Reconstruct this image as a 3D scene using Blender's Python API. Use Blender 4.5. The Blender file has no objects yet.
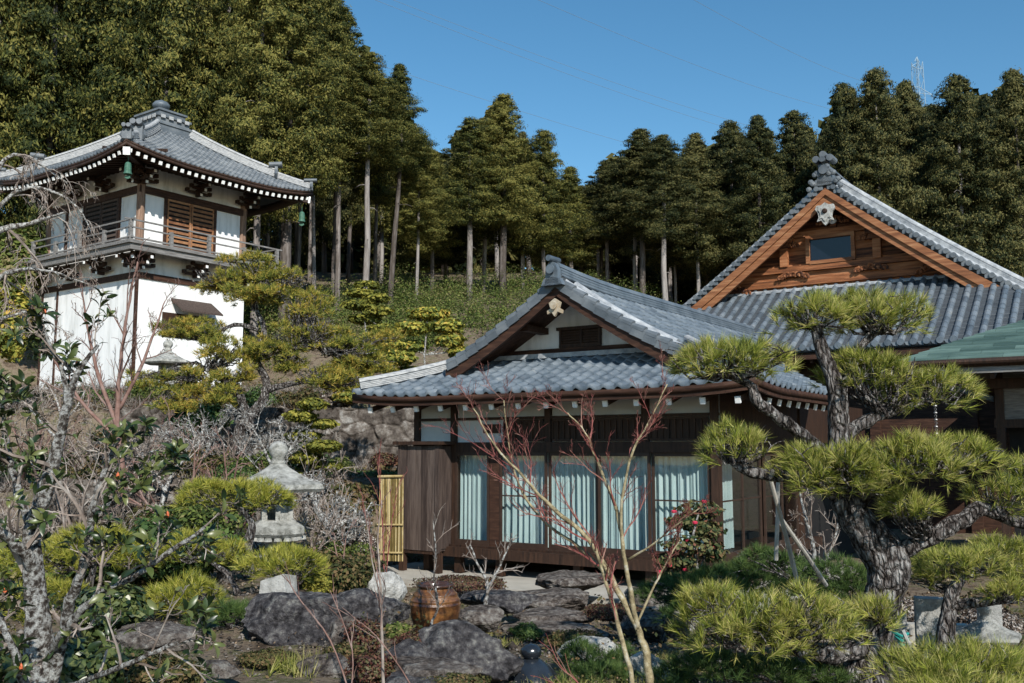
import bpy, math, random
import numpy as np
from mathutils import Vector, noise as mnoise

# ------------------------------------------------------------------ camera, sky, sun
F_PX = 975.0
PITCH = math.radians(6.3)
scene = bpy.context.scene
COL = scene.collection
cam_d = bpy.data.cameras.new('camera')
cam = bpy.data.objects.new('camera', cam_d)
COL.objects.link(cam)
cam_d.sensor_width = 36.0
cam_d.lens = 36.0 * F_PX / 1024.0
cam_d.clip_start = 0.1
cam_d.clip_end = 3000
cam.location = (0, 0, 0)
cam.rotation_euler = (math.radians(90) + PITCH, 0, 0)
scene.camera = cam

SUN_EL = math.radians(34)
SUN_DIR = Vector((0.317, -0.948, 0)).normalized() * math.cos(SUN_EL) + Vector((0, 0, math.sin(SUN_EL)))
world = bpy.data.worlds.new('World')
scene.world = world
world.use_nodes = True
wn = world.node_tree.nodes
wl = world.node_tree.links
sky = wn.new('ShaderNodeTexSky')
sky.sky_type = 'NISHITA'
sky.sun_disc = False
sky.sun_elevation = SUN_EL
sky.sun_rotation = math.atan2(SUN_DIR.x, SUN_DIR.y)
sky.altitude = 300
sky.air_density = 1.0
sky.dust_density = 0.05
sky.ozone_density = 1.4
hs = wn.new('ShaderNodeHueSaturation')
hs.inputs['Hue'].default_value = 0.490
hs.inputs['Saturation'].default_value = 1.27
wl.new(sky.outputs[0], hs.inputs['Color'])
wl.new(hs.outputs[0], wn['Background'].inputs[0])
wn['Background'].inputs[1].default_value = 0.118
sun_d = bpy.data.lights.new('sun', 'SUN')
sun_d.energy = 5.0
sun_d.angle = math.radians(0.5)
sun_d.color = (1.0, 0.95, 0.87)
sun = bpy.data.objects.new('sun', sun_d)
COL.objects.link(sun)
sun.rotation_euler = SUN_DIR.to_track_quat('Z', 'Y').to_euler()
sun.location = (5, -20, 40)
scene.view_settings.view_transform = 'Standard'
scene.view_settings.look = 'None'
scene.view_settings.gamma = 1
scene.view_settings.use_curve_mapping = False
scene.view_settings.exposure = 0.27
scene.cycles.max_bounces = 5
scene.cycles.transparent_max_bounces = 8

# ------------------------------------------------------------------ helpers
rnd = random.Random(7)
rng = np.random.default_rng(11)
_c, _s = math.cos(PITCH), math.sin(PITCH)


def at(px, py, Y):
    """world point at forward distance Y seen at that place of the photo"""
    cx = (px - 512) / F_PX
    cz = (341.5 - py) / F_PX
    d = Vector((cx, _c - cz * _s, _s + cz * _c))
    return d * (Y / d.y)


def px_m(Y):
    return F_PX / Y


def sm(a, b, x):
    t = np.clip((x - a) / (b - a), 0, 1)
    return t * t * (3 - 2 * t)


def link(o, parent=None):
    COL.objects.link(o)
    if parent is not None:
        o.parent = parent
    return o


def tag(o, label=None, cat=None, group=None, kind=None):
    if label:
        o['label'] = label
    if cat:
        o['category'] = cat
    if group:
        o['group'] = group
    if kind:
        o['kind'] = kind
    return o


def empty(name, loc, rz=0.0, label=None, cat=None, group=None):
    o = bpy.data.objects.new(name, None)
    o.location = loc
    o.rotation_euler = (0, 0, rz)
    o.empty_display_size = 0.3
    link(o)
    return tag(o, label, cat, group)


def np_mesh(name, V, Fc, mats, smooth=False, midx=None):
    """V (n,3), Fc (m,k) all the same size"""
    V = np.asarray(V, dtype=np.float32)
    Fc = np.asarray(Fc, dtype=np.int32)
    me = bpy.data.meshes.new(name)
    m, k = Fc.shape
    me.vertices.add(len(V))
    me.vertices.foreach_set('co', V.ravel())
    me.loops.add(m * k)
    me.loops.foreach_set('vertex_index', Fc.ravel())
    me.polygons.add(m)
    me.polygons.foreach_set('loop_start', np.arange(0, m * k, k, dtype=np.int32))
    me.polygons.foreach_set('loop_total', np.full(m, k, dtype=np.int32))
    if smooth:
        me.polygons.foreach_set('use_smooth', np.ones(m, dtype=bool))
    if midx is not None:
        me.polygons.foreach_set('material_index', np.asarray(midx, dtype=np.int32))
    for mm in (mats if isinstance(mats, (list, tuple)) else [mats]):
        me.materials.append(mm)
    me.update()
    me.validate()
    return me


class MB:
    def __init__(s):
        s.v = []
        s.f = []
        s.m = []

    def add(s, vs, fs, mi=0):
        b = len(s.v)
        s.v.extend([tuple(v) for v in vs])
        s.f.extend([tuple(i + b for i in f) for f in fs])
        s.m.extend([mi] * len(fs))
        return s

    def box(s, x0, x1, y0, y1, z0, z1, mi=0):
        vs = [(x0, y0, z0), (x1, y0, z0), (x1, y1, z0), (x0, y1, z0), (x0, y0, z1), (x1, y0, z1), (x1, y1, z1), (x0, y1, z1)]
        return s.add(vs, [(0, 3, 2, 1), (4, 5, 6, 7), (0, 1, 5, 4), (1, 2, 6, 5), (2, 3, 7, 6), (3, 0, 4, 7)], mi)

    def beam(s, a, b, w, h, mi=0, up=Vector((0, 0, 1))):
        a = Vector(a)
        b = Vector(b)
        t = (b - a).normalized()
        if abs(t.dot(up)) > .99:
            up = Vector((1, 0, 0))
        l = t.cross(up).normalized() * (w / 2)
        u = l.cross(t).normalized() * (h / 2)
        vs = [a - l - u, a + l - u, a + l + u, a - l + u, b - l - u, b + l - u, b + l + u, b - l + u]
        return s.add(vs, [(0, 1, 2, 3), (7, 6, 5, 4), (0, 4, 5, 1), (1, 5, 6, 2), (2, 6, 7, 3), (3, 7, 4, 0)], mi)

    def tube(s, pts, rad, n=6, mi=0, caps=True):
        pts = [Vector(p) for p in pts]
        if not isinstance(rad, (list, tuple)):
            rad = [rad] * len(pts)
        vs = []
        prev = None
        for i, p in enumerate(pts):
            t = (pts[min(i + 1, len(pts) - 1)] - pts[max(i - 1, 0)])
            if t.length < 1e-9:
                t = Vector((0, 0, 1))
            t.normalize()
            if prev is None:
                a = t.orthogonal().normalized()
            else:
                a = (prev - t * prev.dot(t))
                a = a.normalized() if a.length > 1e-6 else t.orthogonal().normalized()
            prev = a
            b = t.cross(a)
            for k in range(n):
                an = 2 * math.pi * k / n
                vs.append(p + (a * math.cos(an) + b * math.sin(an)) * rad[i])
        fs = []
        for i in range(len(pts) - 1):
            for k in range(n):
                k2 = (k + 1) % n
                fs.append((i * n + k, i * n + k2, (i + 1) * n + k2, (i + 1) * n + k))
        if caps:
            fs.append(tuple(range(n))[::-1])
            fs.append(tuple(range((len(pts) - 1) * n, len(pts) * n)))
        return s.add(vs, fs, mi)

    def lathe(s, prof, n=16, c=(0, 0, 0), mi=0, axis='z', squash=None):
        vs = []
        for (r, z) in prof:
            for k in range(n):
                an = 2 * math.pi * (k + .5) / n
                x, y = r * math.cos(an), r * math.sin(an)
                p = (x, y, z) if axis == 'z' else ((x, z, y) if axis == 'y' else (z, x, y))
                vs.append((p[0] + c[0], p[1] + c[1], p[2] + c[2]))
        fs = []
        for i in range(len(prof) - 1):
            for k in range(n):
                k2 = (k + 1) % n
                fs.append((i * n + k, i * n + k2, (i + 1) * n + k2, (i + 1) * n + k))
        fs.append(tuple(range(n))[::-1])
        fs.append(tuple(range((len(prof) - 1) * n, len(prof) * n)))
        return s.add(vs, fs, mi)

    def prism(s, poly, d0, d1, axis='y', mi=0):
        """poly of (a,b) in the plane normal to axis, extruded d0..d1"""
        n = len(poly)
        vs = []
        for d in (d0, d1):
            for (a, b) in poly:
                vs.append((a, d, b) if axis == 'y' else ((d, a, b) if axis == 'x' else (a, b, d)))
        fs = [tuple(range(n)), tuple(range(n, 2 * n))[::-1]]
        for i in range(n):
            j = (i + 1) % n
            fs.append((i, i + n, j + n, j))
        return s.add(vs, fs, mi)

    def sweep(s, prof, path, mi=0):
        """prof: closed list (lateral, vertical) ; path: points"""
        path = [Vector(p) for p in path]
        n = len(prof)
        vs = []
        for i, p in enumerate(path):
            t = path[min(i + 1, len(path) - 1)] - path[max(i - 1, 0)]
            th = Vector((t.x, t.y, 0)).normalized()
            lat = Vector((-th.y, th.x, 0))
            up = t.normalized().cross(lat) * -1
            if up.z < 0:
                up = -up
            for (a, b) in prof:
                vs.append(p + lat * a + up * b)
        fs = []
        for i in range(len(path) - 1):
            for k in range(n):
                k2 = (k + 1) % n
                fs.append((i * n + k, i * n + k2, (i + 1) * n + k2, (i + 1) * n + k))
        fs.append(tuple(range(n))[::-1])
        fs.append(tuple(range((len(path) - 1) * n, len(path) * n)))
        return s.add(vs, fs, mi)

    def build(s, name, mats, parent=None, org=(0, 0, 0), smooth=False):
        me = bpy.data.meshes.new(name)
        vs = [(v[0] - org[0], v[1] - org[1], v[2] - org[2]) for v in s.v]
        me.from_pydata(vs, [], s.f)
        for mm in (mats if isinstance(mats, (list, tuple)) else [mats]):
            me.materials.append(mm)
        me.polygons.foreach_set('material_index', s.m)
        if smooth:
            me.polygons.foreach_set('use_smooth', [True] * len(s.f))
        me.update()
        o = bpy.data.objects.new(name, me)
        return link(o, parent)


# ------------------------------------------------------------------ materials
MATS = {}


def mat(name, cols, scale=6.0, rough=0.75, bump=0.0, bscale=None, stretch=(1, 1, 1), metal=0.0, island=0.0,
        trans=0.0, spec=0.3, detail=6.0, coat=0.0, worldspace=False, objvar=0.0, pos=None, vor=0.0, attr=0.0):
    m = bpy.data.materials.new(name)
    m.use_nodes = True
    nt = m.node_tree
    N, L = nt.nodes, nt.links
    b = N['Principled BSDF']
    b.inputs['Roughness'].default_value = rough
    b.inputs['Metallic'].default_value = metal
    b.inputs['Specular IOR Level'].default_value = spec
    if coat:
        b.inputs['Coat Weight'].default_value = coat
        b.inputs['Coat Roughness'].default_value = 0.118
    tc = N.new('ShaderNodeTexCoord')
    mp = N.new('ShaderNodeMapping')
    mp.inputs['Scale'].default_value = stretch
    if worldspace:
        gm = N.new('ShaderNodeNewGeometry')
        L.new(gm.outputs['Position'], mp.inputs[0])
    else:
        L.new(tc.outputs['Object'], mp.inputs[0])
    nz = N.new('ShaderNodeTexNoise')
    nz.inputs['Scale'].default_value = scale
    nz.inputs['Detail'].default_value = detail
    nz.inputs['Roughness'].default_value = 0.65
    L.new(mp.outputs[0], nz.inputs['Vector'])
    fac = nz.outputs[0]
    if island:
        g = N.new('ShaderNodeNewGeometry')
        mx = N.new('ShaderNodeMath')
        mx.operation = 'MULTIPLY_ADD'
        sb = N.new('ShaderNodeMath')
        sb.operation = 'SUBTRACT'
        L.new(g.outputs['Random Per Island'], sb.inputs[0])
        sb.inputs[1].default_value = 0.5
        L.new(sb.outputs[0], mx.inputs[0])
        mx.inputs[1].default_value = island
        L.new(fac, mx.inputs[2])
        fac = mx.outputs[0]
    if attr:
        at_n = N.new('ShaderNodeAttribute')
        at_n.attribute_name = 'stone'
        m3 = N.new('ShaderNodeMath')
        m3.operation = 'MULTIPLY_ADD'
        L.new(at_n.outputs['Fac'], m3.inputs[0])
        m3.inputs[1].default_value = attr
        L.new(fac, m3.inputs[2])
        fac = m3.outputs[0]
    vo = None
    if vor:
        vo = N.new('ShaderNodeTexVoronoi')
        vo.feature = 'DISTANCE_TO_EDGE'
        vo.inputs['Scale'].default_value = vor
        wz = N.new('ShaderNodeTexNoise')
        wz.inputs['Scale'].default_value = vor * .55
        wz.inputs['Detail'].default_value = 4
        L.new(mp.outputs[0], wz.inputs['Vector'])
        vm = N.new('ShaderNodeVectorMath')
        vm.operation = 'MULTIPLY_ADD'
        L.new(wz.outputs['Color'], vm.inputs[0])
        vm.inputs[1].default_value = (1.9 / vor,) * 3
        L.new(mp.outputs[0], vm.inputs[2])
        L.new(vm.outputs[0], vo.inputs['Vector'])
        vr = N.new('ShaderNodeMapRange')
        vr.inputs['From Max'].default_value = .14
        vr.inputs['To Min'].default_value = -.09
        vr.inputs['To Max'].default_value = .03
        L.new(vo.outputs['Distance'], vr.inputs['Value'])
        m4 = N.new('ShaderNodeMath')
        m4.operation = 'ADD'
        L.new(vr.outputs[0], m4.inputs[0])
        L.new(fac, m4.inputs[1])
        fac = m4.outputs[0]
    if objvar:
        oi = N.new('ShaderNodeObjectInfo')
        m2 = N.new('ShaderNodeMath')
        m2.operation = 'MULTIPLY_ADD'
        s2 = N.new('ShaderNodeMath')
        s2.operation = 'SUBTRACT'
        L.new(oi.outputs['Random'], s2.inputs[0])
        s2.inputs[1].default_value = 0.5
        L.new(s2.outputs[0], m2.inputs[0])
        m2.inputs[1].default_value = objvar
        L.new(fac, m2.inputs[2])
        fac = m2.outputs[0]
    cr = N.new('ShaderNodeValToRGB')
    el = cr.color_ramp.elements
    k = len(cols)
    while len(el) < k:
        el.new(0.5)
    for i, c in enumerate(cols):
        el[i].position = pos[i] if pos else (0.3 + 0.4 * i / max(1, k - 1))
        el[i].color = (*c, 1)
    L.new(fac, cr.inputs[0])
    L.new(cr.outputs[0], b.inputs['Base Color'])
    if bump:
        bz = N.new('ShaderNodeTexNoise')
        bz.inputs['Scale'].default_value = bscale or scale * 3
        bz.inputs['Detail'].default_value = 8
        bz.inputs['Roughness'].default_value = 0.7
        L.new(mp.outputs[0], bz.inputs['Vector'])
        bp = N.new('ShaderNodeBump')
        bp.inputs['Strength'].default_value = min(1.0, bump)
        bp.inputs['Distance'].default_value = 0.03 * max(1, bump)
        if vo is not None:
            m5 = N.new('ShaderNodeMath')
            m5.operation = 'ADD'
            vr2 = N.new('ShaderNodeMapRange')
            vr2.inputs['From Max'].default_value = .22
            L.new(vo.outputs['Distance'], vr2.inputs['Value'])
            L.new(vr2.outputs[0], m5.inputs[0])
            L.new(bz.outputs[0], m5.inputs[1])
            L.new(m5.outputs[0], bp.inputs['Height'])
        else:
            L.new(bz.outputs[0], bp.inputs['Height'])
        L.new(bp.outputs[0], b.inputs['Normal'])
    if trans:
        tr = N.new('ShaderNodeBsdfTranslucent')
        L.new(cr.outputs[0], tr.inputs['Color'])
        ms = N.new('ShaderNodeMixShader')
        ms.inputs[0].default_value = trans
        L.new(b.outputs[0], ms.inputs[1])
        L.new(tr.outputs[0], ms.inputs[2])
        L.new(ms.outputs[0], N['Material Output'].inputs['Surface'])
    MATS[name] = m
    return m


M_soil = mat('soil_moss', [(.05, .038, .027), (.12, .09, .065), (.22, .175, .13), (.10, .10, .045), (.25, .21, .165)], 3.2, .95, 1.8, 22, worldspace=True, spec=.1, detail=12)
M_tile = mat('grey_roof_tile', [(.055, .072, .09), (.095, .12, .145), (.14, .168, .195), (.22, .24, .25)], 2.2, .45, .25, 40, island=.2, spec=.45, pos=[.28,.45,.62,.80], detail=9)
M_tile2 = mat('weathered_roof_tile', [(.06, .073, .085), (.105, .122, .138), (.165, .182, .195)], 1.8, .48, .3, 40, island=.2, spec=.4)
M_tile_dk = mat('dark_tile_bed', [(.04, .047, .055), (.07, .08, .09)], 4, .7, .2)
M_ridge = mat('pale_ridge_tile', [(.16, .18, .20), (.30, .32, .34), (.46, .48, .49)], 5, .5, .3, 30, spec=.4)
M_mortar = mat('light_ridge_layers', [(.17, .18, .19), (.34, .35, .355), (.48, .48, .475)], 9, .7, .3, 30, stretch=(1, 1, 3))
M_dkwood = mat('dark_stained_wood', [(.012, .007, .005), (.035, .018, .011), (.06, .03, .018)], 4, .6, .3, 20, stretch=(6, 6, .6), spec=.3)
M_brwood = mat('brown_wood', [(.02, .010, .007), (.045, .021, .013), (.09, .045, .028)], 3, .65, .3, 20, stretch=(.7, 6, 6), spec=.25)
M_board = mat('weathered_board', [(.028, .018, .015), (.06, .042, .035), (.11, .082, .068)], 5, .8, .5, 24, stretch=(5, 5, .35), island=.3)
M_orange = mat('orange_cedar', [(.035, .013, .008), (.12, .045, .02), (.26, .095, .036), (.40, .18, .085)], 2.2, .65, .5, 16, stretch=(.35, 3, 5), island=.35, pos=[.30,.43,.57,.74])
M_barge = mat('orange_barge_board', [(.11, .042, .02), (.26, .105, .045), (.42, .22, .11)], 2.4, .65, .3, 16, stretch=(.35, 3, 5))
M_shutter = mat('shutter_slat_wood', [(.14, .06, .028), (.26, .12, .055), (.36, .19, .095)], 4, .65, .3, 20, island=.4)
M_plaster = mat('white_plaster', [(.42, .42, .39), (.62, .63, .62), (.76, .77, .77), (.82, .82, .81)], 1.9, .9, .15, 40, stretch=(1.8, 1.8, .3), spec=.15, detail=10, pos=[.24, .38, .52, .68])
M_plaster_g = mat('grey_white_plaster', [(.50, .53, .55), (.60, .63, .64)], 1.5, .9, .1, 40, spec=.15)
M_white = mat('white_paint', [(.74, .75, .74), (.84, .84, .82)], 8, .6, .0)
M_curt = mat('aqua_curtain', [(.38, .46, .46), (.51, .58, .575), (.62, .67, .66)], 2, .9, .2, 60, stretch=(3, 3, .4), trans=.1)
M_frame = mat('brown_window_frame', [(.03, .018, .013), (.05, .03, .022)], 6, .45, .1)
M_stone = mat('grey_lantern_stone', [(.10, .10, .09), (.27, .27, .245), (.42, .42, .39), (.55, .55, .51)], 9, .95, 1.2, 50, spec=.1, pos=[.28, .42, .55, .7])
M_rock = mat('dark_garden_rock', [(.022, .020, .022), (.062, .058, .062), (.125, .118, .12), (.24, .235, .22), (.42, .41, .38)], 18, .85, 2.0, 50, spec=.25, pos=[.32, .44, .54, .64, .74], detail=14, vor=2.3)
M_rock2 = mat('brown_garden_rock', [(.04, .033, .03), (.12, .10, .088), (.21, .185, .165), (.32, .30, .27), (.44, .43, .39)], 18, .9, 2.0, 50, spec=.15, pos=[.32, .44, .54, .64, .74], detail=14, vor=2.0)
M_block = mat('pale_granite', [(.20, .20, .185), (.38, .38, .36), (.50, .50, .48)], 9, .95, .8, 50, spec=.15)
M_wallst = mat('wall_stone', [(.016, .013, .011), (.06, .05, .043), (.125, .108, .094), (.20, .18, .16), (.36, .35, .33)], 5, .95, 1.6, 22, attr=.24, spec=.1, detail=12, pos=[.20, .36, .5, .60, .74])
M_concrete = mat('concrete_apron', [(.33, .31, .27), (.44, .42, .37)], 3, .95, .4, 30)
M_jar = mat('brown_glazed_jar', [(.02, .009, .006), (.085, .034, .014), (.20, .085, .026), (.30, .145, .05)], 6, .3, .3, 22, spec=.6, coat=.4, stretch=(1, 1, 1.6), pos=[.32, .45, .57, .68])
M_jar_dk = mat('dark_jar_glaze', [(.03, .014, .009), (.08, .035, .018)], 6, .25, .0, spec=.6, coat=.5)
M_blk = mat('blue_black_glaze', [(.008, .010, .014), (.022, .028, .036)], 5, .22, .1, spec=.6, coat=.3)
M_copper = mat('green_copper', [(.035, .068, .063), (.065, .112, .102), (.10, .16, .145)], 2.4, .85, .15, 30, island=.5, stretch=(.6, 3, 3), spec=.2)
M_bell = mat('green_bronze', [(.03, .085, .06), (.07, .17, .12)], 12, .6, .2)
M_bamboo = mat('bamboo_pole', [(.14, .10, .03), (.34, .25, .10), (.46, .37, .19)], 5, .5, .1, island=.8, spec=.4)
M_bamboo_g = mat('grey_support_pole', [(.30, .29, .26), (.50, .48, .44)], 5, .8, .3, island=.2)
M_steel = mat('haze_blue_steel', [(.22, .32, .42), (.30, .42, .52)], 2, .6, .0)  # blue paleness of distance haze is mixed into the steel colour
M_wire = mat('wire', [(.12, .17, .22), (.14, .19, .25)], 2, .6)
M_chain = mat('chain_metal', [(.12, .12, .12), (.22, .22, .22)], 20, .4, metal=.6)
M_bark = mat('pine_bark', [(.022, .018, .016), (.09, .076, .07), (.24, .22, .21), (.55, .54, .52)], 15, .95, 2.0, 50, stretch=(1.6, 1.6, .55), spec=.1, pos=[.33, .44, .54, .67], vor=15)
M_bark2 = mat('lichen_bark', [(.055, .045, .04), (.15, .135, .12), (.40, .40, .385), (.60, .61, .59)], 26, .95, 1.0, 60, spec=.1, pos=[.36, .46, .55, .66])
M_bark3 = mat('cedar_trunk_bark', [(.07, .058, .05), (.17, .15, .14), (.30, .28, .265)], 3, .95, .8, 10, stretch=(3, 3, .4), objvar=.35, spec=.1)
M_twig = mat('grey_brown_twig', [(.10, .075, .06), (.22, .18, .155), (.36, .33, .30)], 8, .9, island=.3, spec=.1)
M_twig_r = mat('red_brown_twig', [(.10, .055, .045), (.20, .12, .10), (.26, .19, .17)], 6, .85, island=.3, spec=.15)
M_maple = mat('tan_maple_stem', [(.09, .075, .045), (.22, .18, .105), (.33, .28, .17), (.42, .40, .33)], 16, .8, .5, 50, spec=.15, pos=[.32,.45,.56,.68])
M_red = mat('red_young_twig', [(.11, .035, .03), (.20, .055, .05), (.24, .13, .10)], 7, .6, island=.5, spec=.2)
M_need = mat('pine_needles', [(.065, .09, .015), (.21, .255, .032), (.39, .42, .055), (.54, .48, .17)], 3.0, .5, island=.6, trans=.3, spec=.4)
M_need_y = mat('yellow_green_needles', [(.08, .105, .014), (.21, .24, .025), (.38, .38, .045), (.50, .45, .10)], 5, .5, island=.6, trans=.3, spec=.35)
M_need_o = mat('orange_tinged_needles', [(.075, .11, .025), (.22, .235, .045), (.42, .38, .07), (.58, .39, .09)], 1.5, .6, island=.5, trans=.3, spec=.2, pos=[.30,.45,.60,.76])
M_need_g = mat('dark_green_needles', [(.022, .05, .014), (.06, .11, .027), (.13, .19, .05)], 3, .6, island=.45, trans=.22, spec=.3)
M_topi = mat('gold_green_topiary', [(.06, .075, .016), (.16, .17, .03), (.30, .27, .05)], 2.5, .7, island=.5, trans=.25, spec=.2)
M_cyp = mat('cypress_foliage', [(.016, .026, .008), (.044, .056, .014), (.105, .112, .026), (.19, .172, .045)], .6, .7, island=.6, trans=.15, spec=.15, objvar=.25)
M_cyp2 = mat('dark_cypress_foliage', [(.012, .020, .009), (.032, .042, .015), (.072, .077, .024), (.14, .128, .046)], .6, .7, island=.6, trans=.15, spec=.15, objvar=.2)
M_shrub = mat('slope_shrub_leaves', [(.03, .05, .014), (.08, .115, .028), (.15, .185, .042), (.24, .20, .10)], .35, .65, island=.45, trans=.25, spec=.15, pos=[.28,.45,.58,.74])
M_gloss = mat('glossy_evergreen_leaf', [(.012, .025, .009), (.032, .055, .017), (.065, .09, .026), (.11, .125, .04)], 4, .36, island=.6, trans=.1, spec=.45)
M_redleaf = mat('red_azalea_leaves', [(.035, .015, .012), (.09, .03, .022), (.15, .065, .04), (.10, .09, .04)], 5, .6, island=.7, trans=.2)
M_flower = mat('pink_red_flower', [(.42, .02, .05), (.60, .05, .10)], 6, .6)
M_bud = mat('red_bud', [(.42, .08, .03), (.6, .16, .06)], 6, .5)
M_grass = mat('yellow_green_grass', [(.10, .12, .02), (.25, .26, .05), (.42, .38, .16)], 3, .7, island=.7, trans=.3)
M_litter = mat('leaf_litter', [(.04, .025, .015), (.11, .07, .04), (.19, .13, .08), (.26, .20, .14)], 1.4, .9, island=.8, spec=.05)
M_cover = mat('low_ground_cover', [(.03, .04, .012), (.085, .085, .025), (.15, .10, .045)], 1.0, .8, island=.6, trans=.2)
M_brushm = mat('dry_brush', [(.035, .024, .018), (.09, .065, .048), (.19, .155, .13), (.34, .31, .28)], 1.2, .9, island=.8, spec=.05)
M_teal = mat('teal_cloth', [(.01, .16, .15), (.02, .25, .22)], 6, .8)
M_intdark = mat('dark_interior', [(.006, .006, .007), (.014, .013, .013)], 3, .8)
M_column = mat('weathered_column', [(.10, .06, .04), (.22, .14, .10), (.33, .23, .17)], 4, .8, .3, 20, stretch=(5, 5, .5))
M_bsill = mat('grey_weathered_beam', [(.09, .085, .08), (.17, .165, .16), (.27, .265, .26)], 4, .8, .3, 20, stretch=(.6, 5, 5))


def glass_mat():
    m = bpy.data.materials.new('window_glass')
    m.use_nodes = True
    N, L = m.node_tree.nodes, m.node_tree.links
    N.remove(N['Principled BSDF'])
    t = N.new('ShaderNodeBsdfTransparent')
    t.inputs[0].default_value = (.92, .96, .96, 1)
    g = N.new('ShaderNodeBsdfGlossy')
    g.inputs['Roughness'].default_value = .02
    lw = N.new('ShaderNodeLayerWeight')
    lw.inputs[0].default_value = .5
    pw = N.new('ShaderNodeMath')
    pw.operation = 'POWER'
    L.new(lw.outputs['Facing'], pw.inputs[0])
    pw.inputs[1].default_value = 4.0
    fr = N.new('ShaderNodeMath')
    fr.operation = 'MULTIPLY_ADD'
    L.new(pw.outputs[0], fr.inputs[0])
    fr.inputs[1].default_value = .8
    fr.inputs[2].default_value = .05
    ms = N.new('ShaderNodeMixShader')
    L.new(fr.outputs[0], ms.inputs[0])
    L.new(t.outputs[0], ms.inputs[1])
    L.new(g.outputs[0], ms.inputs[2])
    L.new(ms.outputs[0], N['Material Output'].inputs['Surface'])
    return m


M_glass = glass_mat()

M_bark2n = mat('near_lichen_bark', [(.045, .036, .032), (.13, .115, .10), (.36, .355, .34), (.62, .63, .61)], 42, .95, 1.4, 90, spec=.1, pos=[.38, .46, .52, .62], detail=10)

# ------------------------------------------------------------------ building frames
HOUSE = (-3.3, 19.2, math.radians(-33.5))
TOWER = (-13.2, 32.4, math.radians(54))
HALL = (10.5, 31.9, math.radians(-33.5))


def loc_of(fr, x, y):
    dx, dy = x - fr[0], y - fr[1]
    c, s = math.cos(fr[2]), math.sin(fr[2])
    return dx * c + dy * s, -dx * s + dy * c


def w_of(fr, a, b, z=0):
    c, s = math.cos(fr[2]), math.sin(fr[2])
    return Vector((fr[0] + a * c - b * s, fr[1] + a * s + b * c, z))


# ------------------------------------------------------------------ ground
def terr(x, y):
    x = np.asarray(x, float)
    y = np.asarray(y, float)
    ctr = np.interp(y, [-20, 5, 6, 8, 10, 13, 24], [-1.6, -1.6, -1.62, -1.75, -1.95, -2.4, -2.42])
    lef = np.interp(y, [-20, 7.2, 9, 12, 14, 17.0, 17.4, 20, 25], [-1.66, -1.66, -1.54, -1.53, -1.5, -1.35, -.75, -.7, -.5])
    k = sm(-3.6, -2.0, x - .39 * np.maximum(14 - y, 0) - .12 * np.maximum(y - 14, 0))
    g = lef * (1 - k) + ctr * k
    step = sm(26.0, 26.5, y)
    hl = np.interp(y, [26, 33, 38, 45, 60, 80, 120, 200, 400, 700], [1.0, 1.95, 2.7, 5.3, 9.6, 14.5, 22, 30, 40, 60])
    hr = np.interp(y, [26, 46, 60, 80, 120, 200, 400, 700], [-2.4, -1.5, 4.5, 10.5, 19, 27, 40, 60])
    kr = sm(3, 13, x - .05 * (y - 26))
    hill = hl * (1 - kr) + hr * kr
    left_up = sm(-16, -50, x) * 3.5 * sm(30, 60, y)
    h = g * (1 - step) + (hill + left_up) * step
    # house and hall terraces are level
    for fr, (a0, a1, b0, b1), zf in ((HOUSE, (.2, 9.5, -.8, 13.5), -2.4), (HALL, (-11, 22, -12, 20), -2.4)):
        c, s = math.cos(fr[2]), math.sin(fr[2])
        a = (x - fr[0]) * c + (y - fr[1]) * s
        b = -(x - fr[0]) * s + (y - fr[1]) * c
        d = np.maximum(np.maximum(a0 - a, a - a1), np.maximum(b0 - b, b - b1))
        m = 1 - sm(0, 1.3, d)
        h = h * (1 - m) + np.minimum(h, zf) * m
    # level pad under the tower
    c, s = math.cos(TOWER[2]), math.sin(TOWER[2])
    a = (x - TOWER[0]) * c + (y - TOWER[1]) * s
    b = -(x - TOWER[0]) * s + (y - TOWER[1]) * c
    d = np.maximum(np.maximum(.8 - a, a - 7.6), np.maximum(.8 - b, b - 9.4))
    m = 1 - sm(0, 2.5, d)
    return h * (1 - m) + 2.0 * m


def gz(x, y):
    return float(terr(x, y))


def ground_point(px, py):
    """where the sight line of that pixel meets the ground"""
    p0 = at(px, py, 1.0)
    y = 4.0
    while y < 200:
        p = p0 * y
        if p.z < gz(p.x, p.y):
            break
        y += .1
    p = p0 * y
    return Vector((p.x, p.y, gz(p.x, p.y)))


def seg(*parts):
    out = []
    for a, b, st in parts:
        out.append(np.arange(a, b, st))
    return np.concatenate(out)


xs = seg((-600, -60, 30), (-60, -22, 2), (-22, 16, .25), (16, 60, 2), (60, 601, 30))
ys = seg((-30, 2, 2), (2, 31, .22), (31, 60, .8), (60, 200, 4), (200, 701, 25))
GX, GY = np.meshgrid(xs, ys)
GZ = terr(GX, GY)
bum = np.zeros_like(GZ)
for i in range(GZ.shape[0]):
    for j in range(GZ.shape[1]):
        x, y = GX[i, j], GY[i, j]
        if -25 < x < 20 and y < 62:
            bum[i, j] = mnoise.noise(Vector((x * .9, y * .9, 0))) * .07 + mnoise.noise(Vector((x * 3.1, y * 3.1, 3))) * .025
GZ = GZ + bum
nx, ny = len(xs), len(ys)
idx = np.arange(nx * ny).reshape(ny, nx)
Fq = np.stack([idx[:-1, :-1], idx[:-1, 1:], idx[1:, 1:], idx[1:, :-1]], -1).reshape(-1, 4)
g_me = np_mesh('ground', np.stack([GX, GY, GZ], -1).reshape(-1, 3), Fq, M_soil, smooth=True)
ground = link(bpy.data.objects.new('ground', g_me))
tag(ground, kind='structure')


# ------------------------------------------------------------------ roof kit
def s_normal(S, u, h):
    e = .05
    a = S(u + e, h) - S(u - e, h)
    b = S(u, h + e) - S(u, h - e)
    n = a.cross(b)
    if n.z < 0:
        n = -n
    return n.normalized()


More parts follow.
